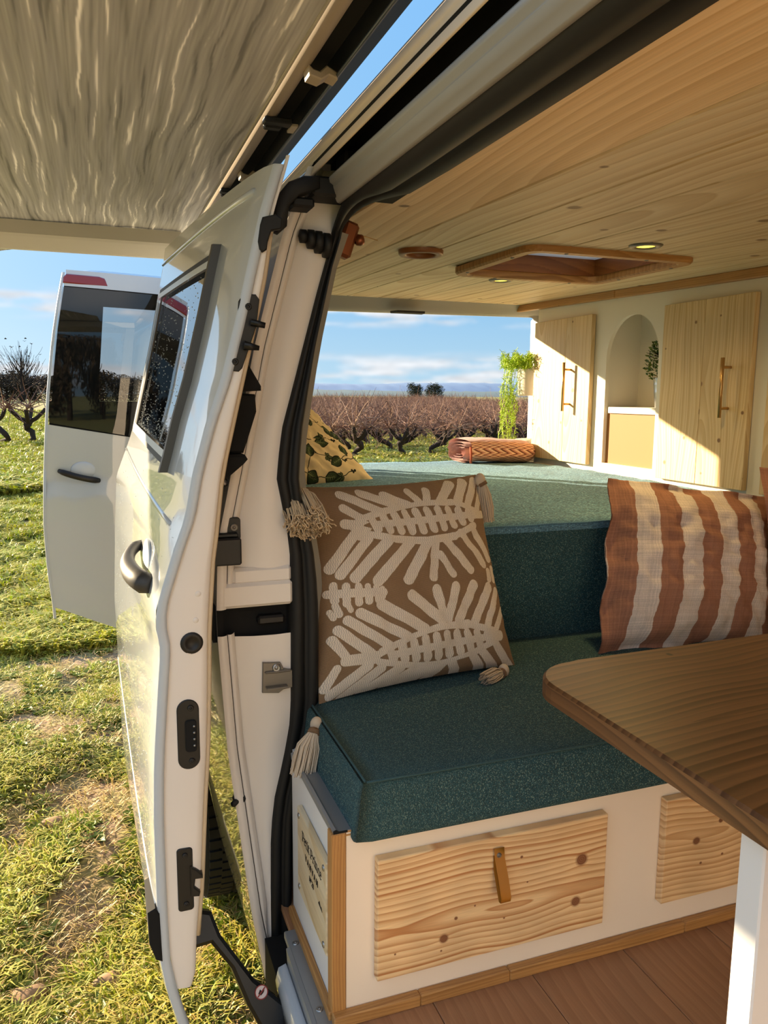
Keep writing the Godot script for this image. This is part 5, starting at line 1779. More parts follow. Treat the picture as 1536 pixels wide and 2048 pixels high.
func build_pillows() -> void:
	# brown and cream cushion with tassels
	var got := relief_cloth()
	var m := textured("relief_cloth", got[0], 0.95)
	bumped(m, got[1], 5.0, 0.9)
	var bl := Vector3(0.384, 0.420, -1.415)
	var br := Vector3(0.848, 0.428, -1.47)
	var tl := Vector3(0.372, 0.832, -1.565)
	var tr := Vector3(0.805, 0.842, -1.60)
	var tc := thing("tasselled_cushion", "cream and brown woven cushion with cotton tassels leaning on the door pillar", "cushion", Vector3.ZERO)
	obj("cover", cushion(bl, br, tl, tr, 0.135, 0.045, 0.0, 44, 91, 0.006), m, tc)
	tassel(tc, PackedVector3Array([bl + Vector3(-0.012, -0.002, 0.05), Vector3(0.352, 0.400, -1.335), Vector3(0.333, 0.325, -1.325)]), 0.031, 150, 3)
	tassel(tc, PackedVector3Array([tl + Vector3(-0.004, 0.012, 0.02), Vector3(0.356, 0.838, -1.49), Vector3(0.362, 0.780, -1.405)]), 0.043, 340, 4, 0.016)
	tassel(tc, PackedVector3Array([tr + Vector3(0.0, 0.0, 0.01), Vector3(0.815, 0.822, -1.585), Vector3(0.826, 0.738, -1.575)]), 0.018, 70, 5)
	tassel(tc, PackedVector3Array([br + Vector3(-0.03, 0.004, 0.02), Vector3(0.79, 0.431, -1.425), Vector3(0.735, 0.428, -1.395)]), 0.020, 80, 6)
	# striped linen cushions
	var r := RandomNumberGenerator.new()
	r.seed = 9
	var rows := []
	for i in 512: rows.append(r.randf_range(0.93, 1.06))
	var stripes := image(512, 512, func(u: float, v: float) -> Color:
		var k := int(floor(u * 9.0 + 0.02 * sin(v * 9.0)))
		var c := Color(0.62, 0.43, 0.34) if k % 2 == 0 else Color(0.84, 0.78, 0.74)
		var g: float = rows[int(u * 511.0)] * rows[int(v * 511.0) * 7 % 512] * r.randf_range(0.95, 1.05)
		return c * g)
	var sm := textured("striped_linen", stripes, 0.9, Color.WHITE, 1.2, 0.6)
	var a := thing("striped_cushion", "big terracotta and cream striped cushion between the tasselled cushion and the table", "cushion", Vector3.ZERO, "striped linen cushions")
	obj("cover", cushion(Vector3(1.078, 0.422, -1.485), Vector3(1.60, 0.385, -1.47), Vector3(1.195, 0.822, -1.63), Vector3(1.685, 0.760, -1.60), 0.15, 0.02, 0.085, 44, 92, 0.012), sm, a)
	var c := thing("striped_cushion", "second striped cushion, cut by the right edge of the photo, behind the table", "cushion", Vector3.ZERO, "striped linen cushions")
	obj("cover", cushion(Vector3(1.585, 0.428, -1.44), Vector3(1.86, 0.425, -1.20), Vector3(1.60, 0.845, -1.56), Vector3(1.86, 0.83, -1.30), 0.13, 0.02, 0.085, 30, 93, 0.012), sm, c)
	# leaf print cushion
	var n := 768
	var im := Image.create_empty(n, n, false, Image.FORMAT_RGB8)
	im.fill(Color(0.88, 0.80, 0.66))
	var g0 := Color(0.045, 0.065, 0.045)
	var g1 := Color(0.16, 0.23, 0.13)
	var vein := Color(0.52, 0.55, 0.38)
	r.seed = 17
	for k in 34:
		var gx := (k % 6 + 0.5 + 0.5 * (k / 6 % 2)) / 6.4
		var gy := (k / 6 + 0.5) / 5.8
		var p := Vector2(gx + r.randf_range(-0.05, 0.05), gy + r.randf_range(-0.05, 0.05)) * n
		var an := r.randf() * TAU
		var d := Vector2(cos(an), sin(an))
		var o := d.orthogonal()
		# stalk, then a plain leaf or a lobed one
		var q := p
		for st in 7:
			var q2 := q - d.rotated(0.25 * sin(st * 1.3 + k)) * 16.0
			stroke(im, q, q2, 2.6, 2.6, g0)
			q = q2
		if k % 3 == 0:
			for l: Array in [[0.0, 78.0, 17.0], [0.75, 52.0, 13.0], [-0.75, 52.0, 13.0], [1.5, 34.0, 10.0], [-1.5, 34.0, 10.0]]:
				leafshape(im, p, p + d.rotated(l[0]) * l[1], l[2], g0)
				leafshape(im, p + d.rotated(l[0]) * 5.0, p + d.rotated(l[0]) * (l[1] - 9.0), l[2] - 4.0, g1)
				stroke(im, p, p + d.rotated(l[0]) * l[1] * 0.85, 1.6, 0.8, vein)
		else:
			leafshape(im, p, p + d * 112.0, 40.0, g0)
			leafshape(im, p + d * 7.0, p + d * 103.0, 32.0, g1)
			stroke(im, p, p + d * 84.0, 2.2, 1.0, vein)
			for t in 5:
				var b0 := p + d * (14.0 + 13.0 * t)
				for sd: float in [-1.0, 1.0]: stroke(im, b0, b0 + (d * 0.8 + o * sd) * (15.0 - 1.2 * t), 1.5, 0.8, vein)
		if k % 4 == 1:
			for t in 3: disc(im, q.x + 14.0 * (t - 1), q.y + 9.0 * (t % 2), 9.0, g0)
	var lm := textured("leaf_cloth", im, 0.92)
	var lc := thing("leaf_cushion", "cushion printed with dark green leaves leaning in the corner of the bed", "cushion", Vector3.ZERO)
	obj("cover", cushion(Vector3(0.50, 0.722, -2.40), Vector3(0.900, 0.722, -2.565), Vector3(0.485, 1.06, -2.60), Vector3(0.700, 0.985, -2.80), 0.12, 0.03, 0.0, 30, 94, 0.014), lm, lc)

func build_small_things() -> void:
	# rolled and folded blanket
	var zig := image(256, 256, func(u: float, v: float) -> Color:
		var t := fposmod(v * 8.0 + absf(fposmod(u * 8.0, 1.0) - 0.5) * 1.9, 1.0)
		return Color(0.42, 0.24, 0.19) if t < 0.30 else (Color(0.74, 0.52, 0.44) if t < 0.62 else Color(0.86, 0.71, 0.60)))
	var zm := textured("zigzag_cloth", zig, 0.95, Color.WHITE, 1.5, 0.6)
	zm.uv1_scale = Vector3(1.1, 1.0, 1)
	var pink := mat("blanket_pink", Color(0.74, 0.60, 0.57), 0.95)
	var nz := noise(97, 1.0, 2)
	pink.normal_enabled = true
	pink.normal_texture = M.bed_cloth.normal_texture
	var bl := thing("folded_blanket", "folded rust and pink zigzag blanket lying on the far end of the bed", "blanket", Vector3.ZERO)
	var shape := func(x0: float, x1: float, hz: float, hy: float, cz: float, cy: float, n: int, a0: float, a1: float) -> B:
		var b := B.new().smooth(true)
		var rows := []
		for i in n + 1:
			var t := float(i) / n
			var x := lerpf(x0, x1, t)
			var endr := 1.0 - pow(maxf(0.0, (t - 0.80) / 0.20), 2.4) * 0.72
			var row := PackedVector3Array()
			for j in 41:
				var a := lerpf(a0, a1, j / 40.0)
				var cs := cos(a)
				var sn := sin(a)
				var w := 1.0 + 0.06 * nz.get_noise_2d(x * 9.0, a * 1.3)
				var z := cz + signf(cs) * pow(absf(cs), 0.62) * hz * w * (0.5 + 0.5 * endr)
				var y := cy + signf(sn) * pow(absf(sn), 0.62) * hy * w * endr + 0.006 * sin(t * 4.0 + 0.6)
				row.append(Vector3(x, maxf(y, 0.724), z))
			rows.append(row)
		return b.grid(rows)
	obj("zigzag_face", shape.call(1.520, 1.865, 0.118, 0.052, -3.175, 0.776, 30, -1.4, 0.75), zm, bl)
	obj("top_fold", shape.call(1.515, 1.862, 0.118, 0.052, -3.175, 0.776, 30, 0.74, 4.9), pink, bl)
	# the rolled end: a spiral of cloth seen from the left
	var b := B.new().smooth(true)
	var rows := []
	for j in 90:
		var t := j / 89.0
		var a := t * TAU * 3.0 + 0.6
		var r := lerpf(0.98, 0.22, t)
		var cs := cos(a)
		var sn := sin(a)
		var z := -3.175 + signf(cs) * pow(absf(cs), 0.7) * 0.108 * r
		var y := 0.774 + signf(sn) * pow(absf(sn), 0.7) * 0.045 * r
		var q := 0.012 * nz.get_noise_2d(a * 2.0, 3.0)
		rows.append(PackedVector3Array([Vector3(1.512 + q - 0.01 * (1.0 - t), y, z), Vector3(1.60, y, z)]))
	b.grid(rows)
	obj("rolled_end", b, pink, bl)
	b = B.new().smooth(true)
	b.tube(PackedVector3Array([Vector3(1.522, 0.730, -3.07), Vector3(1.516, 0.76, -3.056), Vector3(1.516, 0.80, -3.064)]), [0.005], 8)
	obj("hem", b, mat("hem_rust", Color(0.62, 0.28, 0.17), 0.9), bl)

	# galvanised bucket with a box plant in the niche
	var pc := Vector3(1.945, 0.981, -2.352)
	var po := thing("potted_box_plant", "small box plant in a galvanised bucket standing in the arched niche", "potted plant", pc)
	b = B.new().smooth(true)
	b.lathe(arr([0.0, 0.001, 0.034, 0.0, 0.036, 0.004, 0.042, 0.055, 0.0425, 0.058, 0.042, 0.061, 0.0445, 0.082, 0.045, 0.085, 0.0445, 0.088, 0.047, 0.105, 0.0485, 0.107, 0.0475, 0.109, 0.044, 0.106, 0.042, 0.09, 0.0, 0.09]), 32)
	obj("bucket", b, M.galvanised, po)
	for kind in 2:
		b = B.new()
		for k in 620:
			var a := rng.randf() * TAU
			var hgt := rng.randf()
			var rad := sqrt(rng.randf()) * 0.062 * (0.75 + 0.45 * sin(PI * (hgt * 0.8 + 0.15)))
			var p := Vector3(cos(a) * rad, 0.10 + 0.135 * hgt, sin(a) * rad)
			var d := (Vector3(cos(a), rng.randf_range(-0.1, 1.2), sin(a)) + Vector3(rng.randf() - 0.5, 0, rng.randf() - 0.5)).normalized()
			var sd := d.cross(Vector3(rng.randf() - 0.5, rng.randf(), rng.randf() - 0.5)).normalized()
			var ln := rng.randf_range(0.009, 0.016)
			b.quad(p, p + d * ln * 0.5 + sd * ln * 0.28, p + d * ln, p + d * ln * 0.5 - sd * ln * 0.28)
		var lf := obj("leaves", b, M.box_leaf if kind == 0 else M.box_leaf_light, po)
		lf.set_meta("kind", "stuff")
		if kind == 1: lf.scale = Vector3(0.98, 1.0, 0.98)
	b = B.new()
	for k in 34:
		var a := rng.randf() * TAU
		var p := Vector3(cos(a) * 0.02, 0.09, sin(a) * 0.02)
		b.tube(PackedVector3Array([p, p * 1.5 + Vector3(0, 0.05, 0), p + Vector3(cos(a) * 0.045, rng.randf_range(0.08, 0.15), sin(a) * 0.045)]), [0.0012], 3, false)
	obj("twigs", b, M.bark, po)

	# white wall pot with a trailing plant, a second pot below
	var hp := Vector3(1.905, 1.022, -3.235)
	var ho := thing("hanging_plant", "trailing light green plant in a white wall pot by the rear window", "hanging plant", hp)
	b = B.new().smooth(true)
	b.lathe(arr([0.0, 0.0, 0.056, 0.0, 0.060, 0.004, 0.064, 0.126, 0.0655, 0.130, 0.064, 0.133, 0.058, 0.130, 0.056, 0.115, 0.0, 0.112]), 32)
	obj("pot", b, M.ceramic, ho)
	b = B.new()
	b.box(Vector3(0.05, 0.05, -0.015), Vector3(0.09, 0.09, 0.015), 0.002)
	obj("wall_hook", b, M.dull_steel, ho)
	var leaf := B.new()
	var stem := B.new()
	for k in 54:
		var a := rng.randf_range(1.6, 4.6)
		var long := k < 17
		var p := Vector3(cos(a) * 0.05, 0.125, sin(a) * 0.05)
		var path := PackedVector3Array([p])
		var out := Vector3(cos(a), 0, sin(a))
		if long: out = Vector3(-1.0, 0, rng.randf_range(-0.3, 0.5)).normalized()
		var len := rng.randf_range(0.26, 0.42) if long else rng.randf_range(0.06, 0.15)
		var reach := rng.randf_range(0.045, 0.095) if long else rng.randf_range(0.02, 0.10)
		for s in 12:
			var t := (s + 1) / 12.0
			var q := p + out * reach * (1.0 - pow(1.0 - minf(1.0, t * 2.2), 2.0))
			q.y += (0.05 * sin(minf(1.0, t * 3.0) * PI) - len * maxf(0.0, t - 0.12) if long else rng.randf_range(0.03, 0.10) * sin(t * 2.2) - len * 0.35 * t)
			q += Vector3(0.010 * sin(s * 1.1 + k), 0, 0.010 * cos(s * 0.9 + k * 2.0))
			path.append(q)
		stem.tube(path, [0.0014], 3, false)
		for s in path.size() - 1:
			for q in 7:
				var o := path[s].lerp(path[s + 1], rng.randf())
				var d := Vector3(rng.randf_range(-1, 1), rng.randf_range(-0.7, 0.9), rng.randf_range(-1, 1)).normalized()
				var ln := rng.randf_range(0.010, 0.024)
				leaf.tube(PackedVector3Array([o, o + d * ln * 0.6, o + d * ln + Vector3(0, -0.002, 0)]), [0.0011, 0.0010, 0.0003], 3, false)
	obj("stems", stem, M.trailing_leaf, ho)
	var lv := obj("trailing_leaves", leaf, M.trailing_leaf, ho)
	lv.set_meta("kind", "stuff")
	var lp := thing("white_pot", "plain white pot standing on the ledge below the trailing plant", "pot", Vector3(1.915, 0.722, -3.235))
	b = B.new().smooth(true)
	b.lathe(arr([0.0, 0.0, 0.062, 0.0, 0.068, 0.010, 0.072, 0.07, 0.072, 0.074, 0.075, 0.076, 0.075, 0.096, 0.072, 0.099, 0.068, 0.096, 0.066, 0.07, 0.0, 0.068]), 36)
	obj("pot", b, M.ceramic, lp)

func cane(b: B, p: Vector3, d: Vector3, ln: float, r0: float, bend: Vector3, segs := 5) -> Vector3:
	var path := PackedVector3Array([p])
	var q := p
	for s in segs:
		d = (d + bend / segs + Vector3(rng.randf_range(-1, 1), rng.randf_range(-1, 1), rng.randf_range(-1, 1)) * 0.16).normalized()
		q += d * ln / segs
		path.append(q)
	b.tube(path, [r0, r0 * 0.85, r0 * 0.7, r0 * 0.55, r0 * 0.4, r0 * 0.25], 4, false)
	return q

func make_vine(label: String, group: String, canes: int, height: float, lean: float, stout := 1.3) -> Node3D:
	var t := thing("grapevine", label, "grapevine", Vector3.ZERO, group)
	var b := B.new().smooth(true)
	var path := PackedVector3Array([Vector3(0, -0.05, 0)])
	var q := Vector3.ZERO
	var n := 7
	for k in n:
		q = Vector3(lean * sin(k * 0.7) * 0.14 + rng.randf_range(-0.03, 0.03), 0.46 * (k + 1) / n, rng.randf_range(-0.04, 0.04) + 0.05 * sin(k * 1.1))
		path.append(q)
	b.tube(path, [0.075, 0.06, 0.052, 0.05, 0.055, 0.058, 0.07, 0.06], 8)
	b.ball(q, Vector3(0.085, 0.06, 0.08), 6)
	var heads := []
	for k in 5:
		var a := TAU * k / 5.0 + rng.randf()
		var arm := PackedVector3Array([q, q + Vector3(cos(a) * 0.13, 0.07, sin(a) * 0.13), q + Vector3(cos(a) * 0.24, 0.14 + rng.randf() * 0.08, sin(a) * 0.24), q + Vector3(cos(a) * 0.30, 0.24 + rng.randf() * 0.08, sin(a) * 0.30)])
		b.tube(arm, [0.05, 0.04, 0.036, 0.034], 7)
		heads.append(arm[3])
	obj("trunk", b, M.bark, t)
	b = B.new()
	var pale := B.new()
	for k in canes:
		var hd: Vector3 = heads[k % heads.size()]
		var a := rng.randf() * TAU
		var d := Vector3(cos(a) * 0.9, rng.randf_range(-0.1, 1.7), sin(a) * 0.9).normalized()
		var e := cane(pale if k % 5 == 0 else b, hd, d, rng.randf_range(0.35, 0.95) * height, rng.randf_range(0.0045, 0.008) * stout, Vector3(0, rng.randf_range(-2.2, 0.6), 0))
		if k % 2 == 0: cane(b, hd.lerp(e, 0.55), Vector3(rng.randf_range(-1, 1), rng.randf_range(-0.8, 0.8), rng.randf_range(-1, 1)).normalized(), 0.22, 0.0035 * stout, Vector3.ZERO, 3)
	obj("canes", b, M.cane, t)
	obj("pale_canes", pale, M.pale_cane, t)
	return t

func leaf_cloud(b: B, c: Vector3, r: Vector3, count: int, size: float) -> void:
	for k in count:
		var d := Vector3(rng.randfn(), rng.randfn(), rng.randfn()).normalized() * pow(rng.randf(), 0.45)
		var p := c + d * r
		var x := Vector3(rng.randf_range(-1, 1), rng.randf_range(-1, 1), rng.randf_range(-1, 1)).normalized()
		var y := x.cross(Vector3(rng.randf_range(-1, 1), rng.randf_range(-1, 1), rng.randf_range(-1, 1))).normalized()
		var s := size * rng.randf_range(0.6, 1.3)
		b.quad(p - x * s, p + y * s * 0.6, p + x * s, p - y * s * 0.6)

func make_tree(label: String, group: String, m: Material, bare: bool, low := 2.0) -> Node3D:
	var t := thing("tree", label, "tree", Vector3.ZERO, group)
	var b := B.new().smooth(true)
	b.tube(PackedVector3Array([Vector3(0, -0.2, 0), Vector3(0.05, 1.2, 0), Vector3(-0.05, 2.6, 0.1), Vector3(0.1, 4.0, 0)]), [0.24, 0.2, 0.16, 0.06], 8)
	for k in 26 if bare else 9:
		cane(b, Vector3(0, rng.randf_range(1.4, 3.6), 0), Vector3(rng.randf_range(-1, 1), rng.randf_range(0.4, 1.2), rng.randf_range(-1, 1)).normalized(), rng.randf_range(1.2, 2.4), 0.07, Vector3(0, 0.4, 0))
	obj("trunk", b, M.bark, t)
	b = B.new()
	if bare:
		for k in 240:
			var a := Vector3(rng.randfn() * 0.8, 3.0 + rng.randfn() * 0.9, rng.randfn() * 0.8)
			cane(b, a, Vector3(a.x, 1.6, a.z).normalized(), rng.randf_range(0.6, 1.4), 0.02, Vector3(0, 0.5, 0), 3)
	else:
		for k in 14:
			var a := TAU * k / 14.0
			leaf_cloud(b, Vector3(cos(a) * 1.2, rng.randf_range(low, 4.2), sin(a) * 1.2), Vector3(1.1, 1.0, 1.1), 190, 0.14)
	var c := obj("crown", b, m, t)
	return t

func ridge(called: String, label: String, z: float, depth: float, pts: Array, m: Material, seed_: int, rough: float) -> void:
	var nz := noise(seed_, 1.0, 4)
	var tab := arr(pts)
	var b := B.new().smooth(true)
	var rows := []
	for i in 9:
		var row := PackedVector3Array()
		for j in 301:
			var x := lerpf(tab[0].x, tab[tab.size() - 1].x, j / 300.0)
			var hgt := at_y(tab, x) + rough * nz.get_noise_2d(x / absf(z) * 40.0, i * 0.7)
			var t := i / 8.0
			row.append(Vector3(x, GROUND - 1.0 + (hgt - GROUND + 1.0) * sin(PI * 0.5 * t) * (1.0 + 0.05 * nz.get_noise_2d(x / absf(z) * 90.0, t * 9.0)), z - depth * t))
		rows.append(row)
	b.grid(rows)
	var o := struct(called, b, m)
	o.set_meta("label", label)

func build_outdoors() -> void:
	ridge("hill", "long wooded ridge on the skyline, its distance haze painted in as blue", -2600.0, 500.0, [-2600, 66, -800, 64, -400, 62, -150, 58, 300, 50, 700, 48, 900, 45, 1050, 46, 1200, 50, 1400, 55, 1550, 56, 1800, 54, 2100, 50, 2500, 50, 4200, 52], M.hill_far, 101, 5.0)
	ridge("hill", "lower green ridge in front of the skyline, with haze painted into its colour", -1100.0, 250.0, [-1600, 16, -300, 15, -60, 14.5, 200, 11, 420, 9, 600, 8.5, 760, 9.5, 900, 8, 1200, 10, 2200, 12], M.hill_near, 103, 2.2)
	# vineyard: rows behind the van, seen through the rear window
	var gname := "grapevines of the vineyard behind the van"
	var far := "bare brown winter grapevine in the dense rows of the vineyard"
	var protos := []
	for k in 4: protos.append(make_vine(far, gname, 105, 1.0, [1.0, -0.8, 0.4, -1.2][k]))
	var near_labels := {0: "gnarled front row grapevine with a forked dark trunk, nearest to the leaf cushion", 2: "front row grapevine with a leaning trunk, straight above the middle of the bed", 4: "front row grapevine whose trunk stands just left of the folded blanket"}
	var count := 0
	var used := 0
	var far_rows: Array[Transform3D] = []
	for row in 44:
		var n := 15 + row
		for k in n:
			var along := k * 1.15 + 0.37 * (row % 3)
			var p := Vector3(3.6 - row * 0.25 + along * 0.93, GROUND, -16.4 - row * 1.9 - along * 0.34)
			var ratio := p.x / -p.z
			if ratio < 0.225 or ratio > 0.66: continue
			p += Vector3(rng.randf_range(-0.25, 0.25), 0, rng.randf_range(-0.25, 0.25))
			var s := rng.randf_range(0.95, 1.16)
			var xf := Transform3D(Basis(Vector3.UP, rng.randf() * TAU).scaled(Vector3(s, s * rng.randf_range(0.9, 1.06), s)), p)
			if row > 14 or count > 260:
				far_rows.append(xf)
				continue
			var lab: String = near_labels.get(count, far)
			if used < 4:
				protos[used].transform = xf
				protos[used].set_meta("label", lab)
				used += 1
			else:
				dup(protos[rng.randi() % 4], xf, lab, gname)
			count += 1
	var fm := MultiMesh.new()
	fm.transform_format = MultiMesh.TRANSFORM_3D
	fm.mesh = protos[0].get_node("canes").mesh
	fm.instance_count = far_rows.size()
	for i in far_rows.size(): fm.set_instance_transform(i, far_rows[i])
	var fo := MultiMeshInstance3D.new()
	fo.name = "far_grapevines"
	fo.multimesh = fm
	fo.material_override = M.cane
	add_child(fo, true)
	tag(fo, "far rows of the vineyard, a brown haze of canes below the hills", "grapevines", "", "stuff")
	# two pruned vines in the open meadow to the left
	var lv := make_vine("lone pruned grapevine with a thick trunk in the meadow, beside the rear door", "", 34, 0.9, 0.3, 2.0)
	lv.transform = Transform3D(Basis(Vector3.UP, 0.6).scaled(Vector3(1.7, 1.5, 1.7)), Vector3(-1.93, GROUND, -26.0))
	var lw := make_vine("lone pruned grapevine with a crooked trunk at the left edge of the photo", "", 26, 0.9, -1.6, 2.0)
	lw.transform = Transform3D(Basis(Vector3.UP, 2.2).scaled(Vector3(1.6, 1.4, 1.6)), Vector3(-2.75, GROUND, -26.0))
	# trees
	var rt := make_tree("round dark tree on the horizon, the smaller of two above the vineyard", "", M.dark_foliage, false, 0.9)
	rt.transform = Transform3D(Basis().scaled(Vector3(0.95, 1.0, 0.95)), Vector3(74.0, GROUND, -181.0))
	dup(rt, Transform3D(Basis(Vector3.UP, 2.0).scaled(Vector3(1.2, 1.0, 1.2)), Vector3(80.5, GROUND, -184.0)), "round dark tree on the horizon, the wider of two above the vineyard", "")
	var wood_group := "bare trees of the wood beyond the meadow"
	var wl := "bare grey brown tree of the wood beyond the meadow on the left"
	var bt := make_tree(wl, wood_group, M.bark, true)
	bt.transform = Transform3D(Basis().scaled(Vector3(1.7, 1.7, 1.7)), Vector3(-12.0, GROUND, -150.0))
	var bt2 := make_tree(wl, wood_group, M.brown_foliage, false, 0.6)
	bt2.transform = Transform3D(Basis().scaled(Vector3(1.6, 1.0, 1.6)), Vector3(-18.0, GROUND, -160.0))
	for k in 44:
		var big := rng.randf_range(0.9, 1.6)
		dup(bt if k % 5 == 0 else bt2, Transform3D(Basis(Vector3.UP, rng.randf() * TAU).scaled(Vector3(big * 1.3, big * 0.85, big * 1.3)), Vector3(lerpf(-56.0, 8.0, k / 43.0) + rng.randf_range(-1.5, 1.5), GROUND, rng.randf_range(-150.0, -215.0))), wl, wood_group)
	# trees across the field in front of the van: the dark windows mirror them
	var fg := "trees across the field, mirrored in the rear door window"
	var fl := "bushy tree across the field, seen mirrored in the dark rear door window"
	var ft := make_tree(fl, fg, M.brown_foliage, false, 0.8)
	ft.transform = Transform3D(Basis().scaled(Vector3(1.5, 1.1, 1.5)), Vector3(-2.0, GROUND, 46.0))
	for k in 9:
		var s := rng.randf_range(0.8, 1.3)
		dup(ft, Transform3D(Basis(Vector3.UP, rng.randf() * TAU).scaled(Vector3(s * 1.5, s, s * 1.5)), Vector3(-22.0 + 4.6 * k + rng.randf(), GROUND, rng.randf_range(40.0, 58.0))), fl, fg)
	# birds
	var bx := [-5.646, 4.627, -4.405, 4.686, -4.468, 4.496, -4.038, 4.333, -4.801, 4.129, -5.304, 4.073, -4.261, 3.496, -3.549, 3.619, -5.539, 3.011]
	var first: Node3D
	for k in bx.size() / 2:
		var at := Vector3(bx[k * 2], bx[k * 2 + 1], -60.0)
		if k == 0:
			first = thing("bird", "tiny dark bird flying over the meadow on the left", "bird", at, "birds over the meadow")
			var b := B.new().smooth(true)
			b.ball(Vector3.ZERO, Vector3(0.09, 0.03, 0.03), 6)
			obj("body", b, M.bird, first)
			for s: float in [-1.0, 1.0]:
				b = B.new()
				b.quad(Vector3(0.04, 0.02, 0), Vector3(0.02, 0.07, s * 0.10), Vector3(-0.03, 0.05, s * 0.17), Vector3(-0.04, 0.02, 0))
				obj("wing", b, M.bird, first)
		else:
			dup(first, Transform3D(Basis(Vector3.UP, rng.randf() * TAU).scaled(Vector3.ONE * rng.randf_range(0.7, 1.1)), at), "tiny dark bird flying over the meadow on the left", "birds over the meadow")
	# stones in the grass
	var sp := [[-0.245, -2.10, 0.05, "flat pale reddish stone in the grass near the lower left corner of the photo"], [-0.035, -2.09, 0.045, "rounded brown stone in the grass beside the door's corner guard"], [-0.22, -2.95, 0.045, "reddish brown stone in the grass halfway along the slid door"]]
	for q: Array in sp:
		var b := B.new().smooth(true)
		var rows := []
		for i in 9:
			var ring := PackedVector3Array()
			for k in 15:
				var a := TAU * k / 14.0
				var w := 1.0 + 0.16 * sin(a * 3.0 + q[0] * 40.0) + 0.08 * sin(a * 5.0)
				ring.append(Vector3(sin(PI * i / 8.0) * cos(a) * q[2] * w, cos(PI * i / 8.0) * q[2] * 0.42, sin(PI * i / 8.0) * sin(a) * q[2] * 0.75 * w))
			rows.append(ring)
		b.grid(rows)
		var o := obj("stone", b, M.stone)
		o.position = Vector3(q[0], GROUND + lift(q[0], q[1]) + 0.008, q[1])
		tag(o, q[3], "stone")

func scatter(called: String, label: String, mesh: ArrayMesh, m: Material, count: int, where: Callable, smin: float, smax: float) -> void:
	var mm := MultiMesh.new()
	mm.transform_format = MultiMesh.TRANSFORM_3D
	mm.use_colors = true
	mm.mesh = mesh
	var xs: Array[Transform3D] = []
	var tries := 0
	while xs.size() < count and tries < count * 6:
		tries += 1
		var p: Vector3 = where.call()
		if is_nan(p.x): continue
		var s := rng.randf_range(smin, smax)
		xs.append(Transform3D(Basis(Vector3.UP, rng.randf() * TAU).scaled(Vector3(s, s * rng.randf_range(0.7, 1.3), s)), p))
	mm.instance_count = xs.size()
	for i in xs.size():
		mm.set_instance_transform(i, xs[i])
		var g := rng.randf_range(0.7, 1.2)
		mm.set_instance_color(i, Color(g * rng.randf_range(0.9, 1.25), g, g * rng.randf_range(0.6, 1.1)))
	var o := MultiMeshInstance3D.new()
	o.name = numbered(called)
	o.multimesh = mm
	o.material_override = m
	add_child(o, true)
	tag(o, label, called.replace("_", " "), "", "stuff")

func grass_material(key: String, c: Color) -> StandardMaterial3D:
	var m := mat(key, c, 0.6)
	m.vertex_color_use_as_albedo = true
	m.backlight_enabled = true
	m.backlight = Color(0.45, 0.55, 0.2)
	m.cull_mode = BaseMaterial3D.CULL_DISABLED
	return m

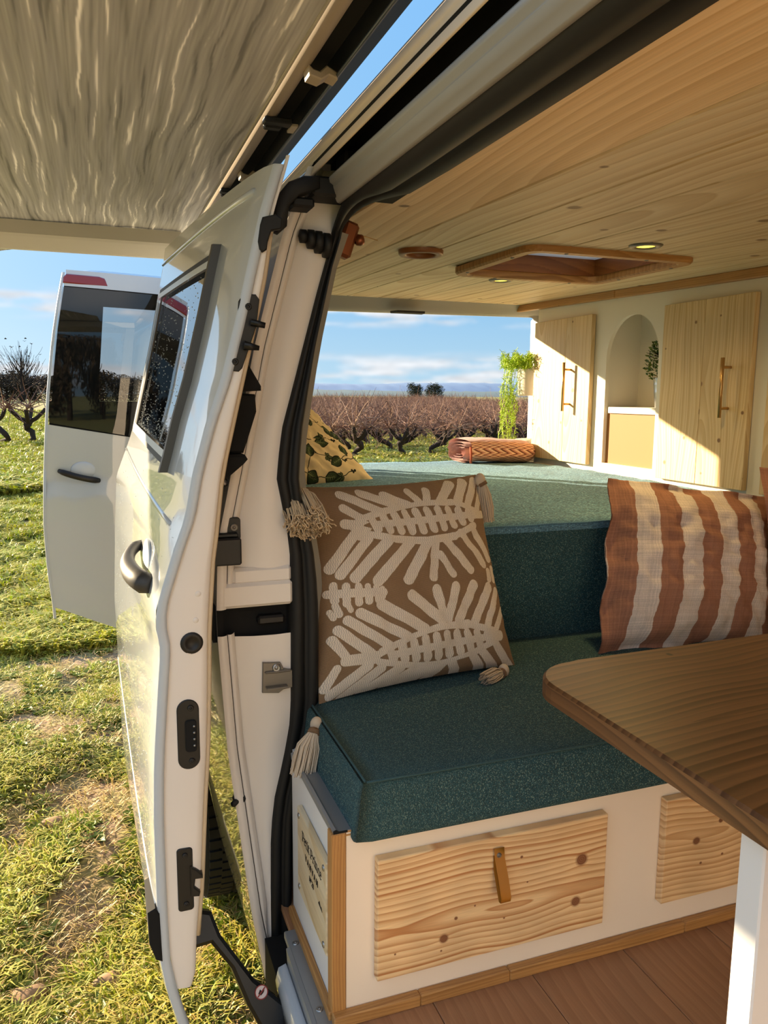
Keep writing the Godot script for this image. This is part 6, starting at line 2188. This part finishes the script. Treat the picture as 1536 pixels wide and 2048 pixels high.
func build_plants() -> void:
	var gm := grass_material("grass_blade", Color(0.68, 0.68, 0.29))
	var wm := grass_material("weed_leaf", Color(0.56, 0.61, 0.30))
	var dm := grass_material("dry_blade", Color(0.80, 0.70, 0.48))
	# a tuft of blades, a rosette of broad leaves
	var tuft := func(n: int, hgt: float, wid: float, flat: float) -> ArrayMesh:
		var b := B.new()
		for k in n:
			var a := rng.randf() * TAU
			var d := Vector3(cos(a), 0, sin(a))
			var s := Vector3(-sin(a), 0, cos(a)) * wid
			var p := d * rng.randf() * 0.035 + Vector3(rng.randf_range(-0.03, 0.03), 0, rng.randf_range(-0.03, 0.03))
			var h := hgt * rng.randf_range(0.5, 1.2)
			var m1 := p + d * h * flat * 0.6 + Vector3(0, h * 0.65, 0)
			var e := p + d * h * flat * 1.5 + Vector3(0, h * (1.0 - flat * 0.35), 0)
			b.quad(p - s, p + s, m1 + s * 0.85, m1 - s * 0.85)
			b.tri(m1 - s * 0.85, m1 + s * 0.85, e)
		return b.done()
	var rosette := func(n: int, ln: float) -> ArrayMesh:
		var b := B.new()
		for k in n:
			var a := rng.randf() * TAU
			var d := Vector3(cos(a), 0, sin(a))
			var s := Vector3(-sin(a), 0, cos(a))
			var l := ln * rng.randf_range(0.6, 1.2)
			var p := Vector3(rng.randf_range(-0.02, 0.02), 0.0, rng.randf_range(-0.02, 0.02))
			var up := rng.randf_range(0.25, 0.9)
			var m1 := p + d * l * 0.5 + Vector3(0, l * up * 0.6, 0)
			var e := p + d * l + Vector3(0, l * up * 0.55, 0)
			b.quad(p, m1 + s * l * 0.40, e, m1 - s * l * 0.40)
		return b.done()
	var nz := noise(131, 1.0, 3)
	var near := func(lo: float, hi: float, cut: float) -> Callable:
		return func() -> Vector3:
			var z := -lerpf(lo, hi, pow(rng.randf(), 1.25))
			var x := lerpf(-0.24 * -z - 0.5, minf(0.05 * -z + 0.45, 0.9), rng.randf())
			if nz.get_noise_2d(x * 3.2, z * 2.2) + 0.4 * nz.get_noise_2d(x * 11.0, z * 9.0) < cut: return Vector3(NAN, 0, 0)
			return Vector3(x, GROUND + (lift(x, z) if z > -13.0 else -0.05) - 0.004, z)
	scatter("grass", "short green grass of the meadow beside the van", tuft.call(12, 0.040, 0.0024, 0.9), gm, 3800, near.call(1.2, 5.8, 0.08), 0.6, 1.3)
	scatter("weeds", "low broad leaved weeds in the meadow beside the van", rosette.call(11, 0.036), wm, 12500, near.call(1.2, 5.8, -0.04), 0.45, 1.25)
	scatter("dry_grass", "dry straw coloured grass among the weeds", tuft.call(8, 0.032, 0.0015, 1.5), dm, 4200, near.call(1.2, 5.8, -0.5), 0.6, 1.3)
	scatter("meadow_grass", "taller meadow grass further from the van", tuft.call(22, 0.07, 0.005, 0.7), gm, 12000, near.call(5.0, 15.0, -0.25), 0.8, 1.6)
	scatter("meadow_weeds", "leafy weeds further out in the meadow", rosette.call(12, 0.07), wm, 7000, near.call(5.0, 15.0, -0.2), 0.7, 1.5)
	var wide := func() -> Vector3:
		var z := -lerpf(13.0, 75.0, pow(rng.randf(), 1.6))
		return Vector3(lerpf(-0.30 * -z, 0.03 * -z, rng.randf()), GROUND - 0.05, z)
	scatter("field_grass", "grass of the open field on the left", tuft.call(34, 0.13, 0.012, 0.8), gm, 14000, wide, 1.0, 2.0)
	var vin := func() -> Vector3:
		var z := -lerpf(12.0, 34.0, rng.randf())
		return Vector3(lerpf(0.2 * -z, 0.66 * -z, rng.randf()), GROUND - 0.05, z)
	scatter("vineyard_grass", "green and yellow grass between the vines", tuft.call(34, 0.16, 0.010, 0.8), gm, 12000, vin, 1.0, 2.0)
	scatter("vineyard_weeds", "leafy weeds under the vines", rosette.call(14, 0.12), wm, 4500, vin, 0.8, 1.7)
	scatter("vineyard_straw", "dry grass under the vines", tuft.call(24, 0.17, 0.007, 0.8), dm, 4000, vin, 0.9, 1.7)
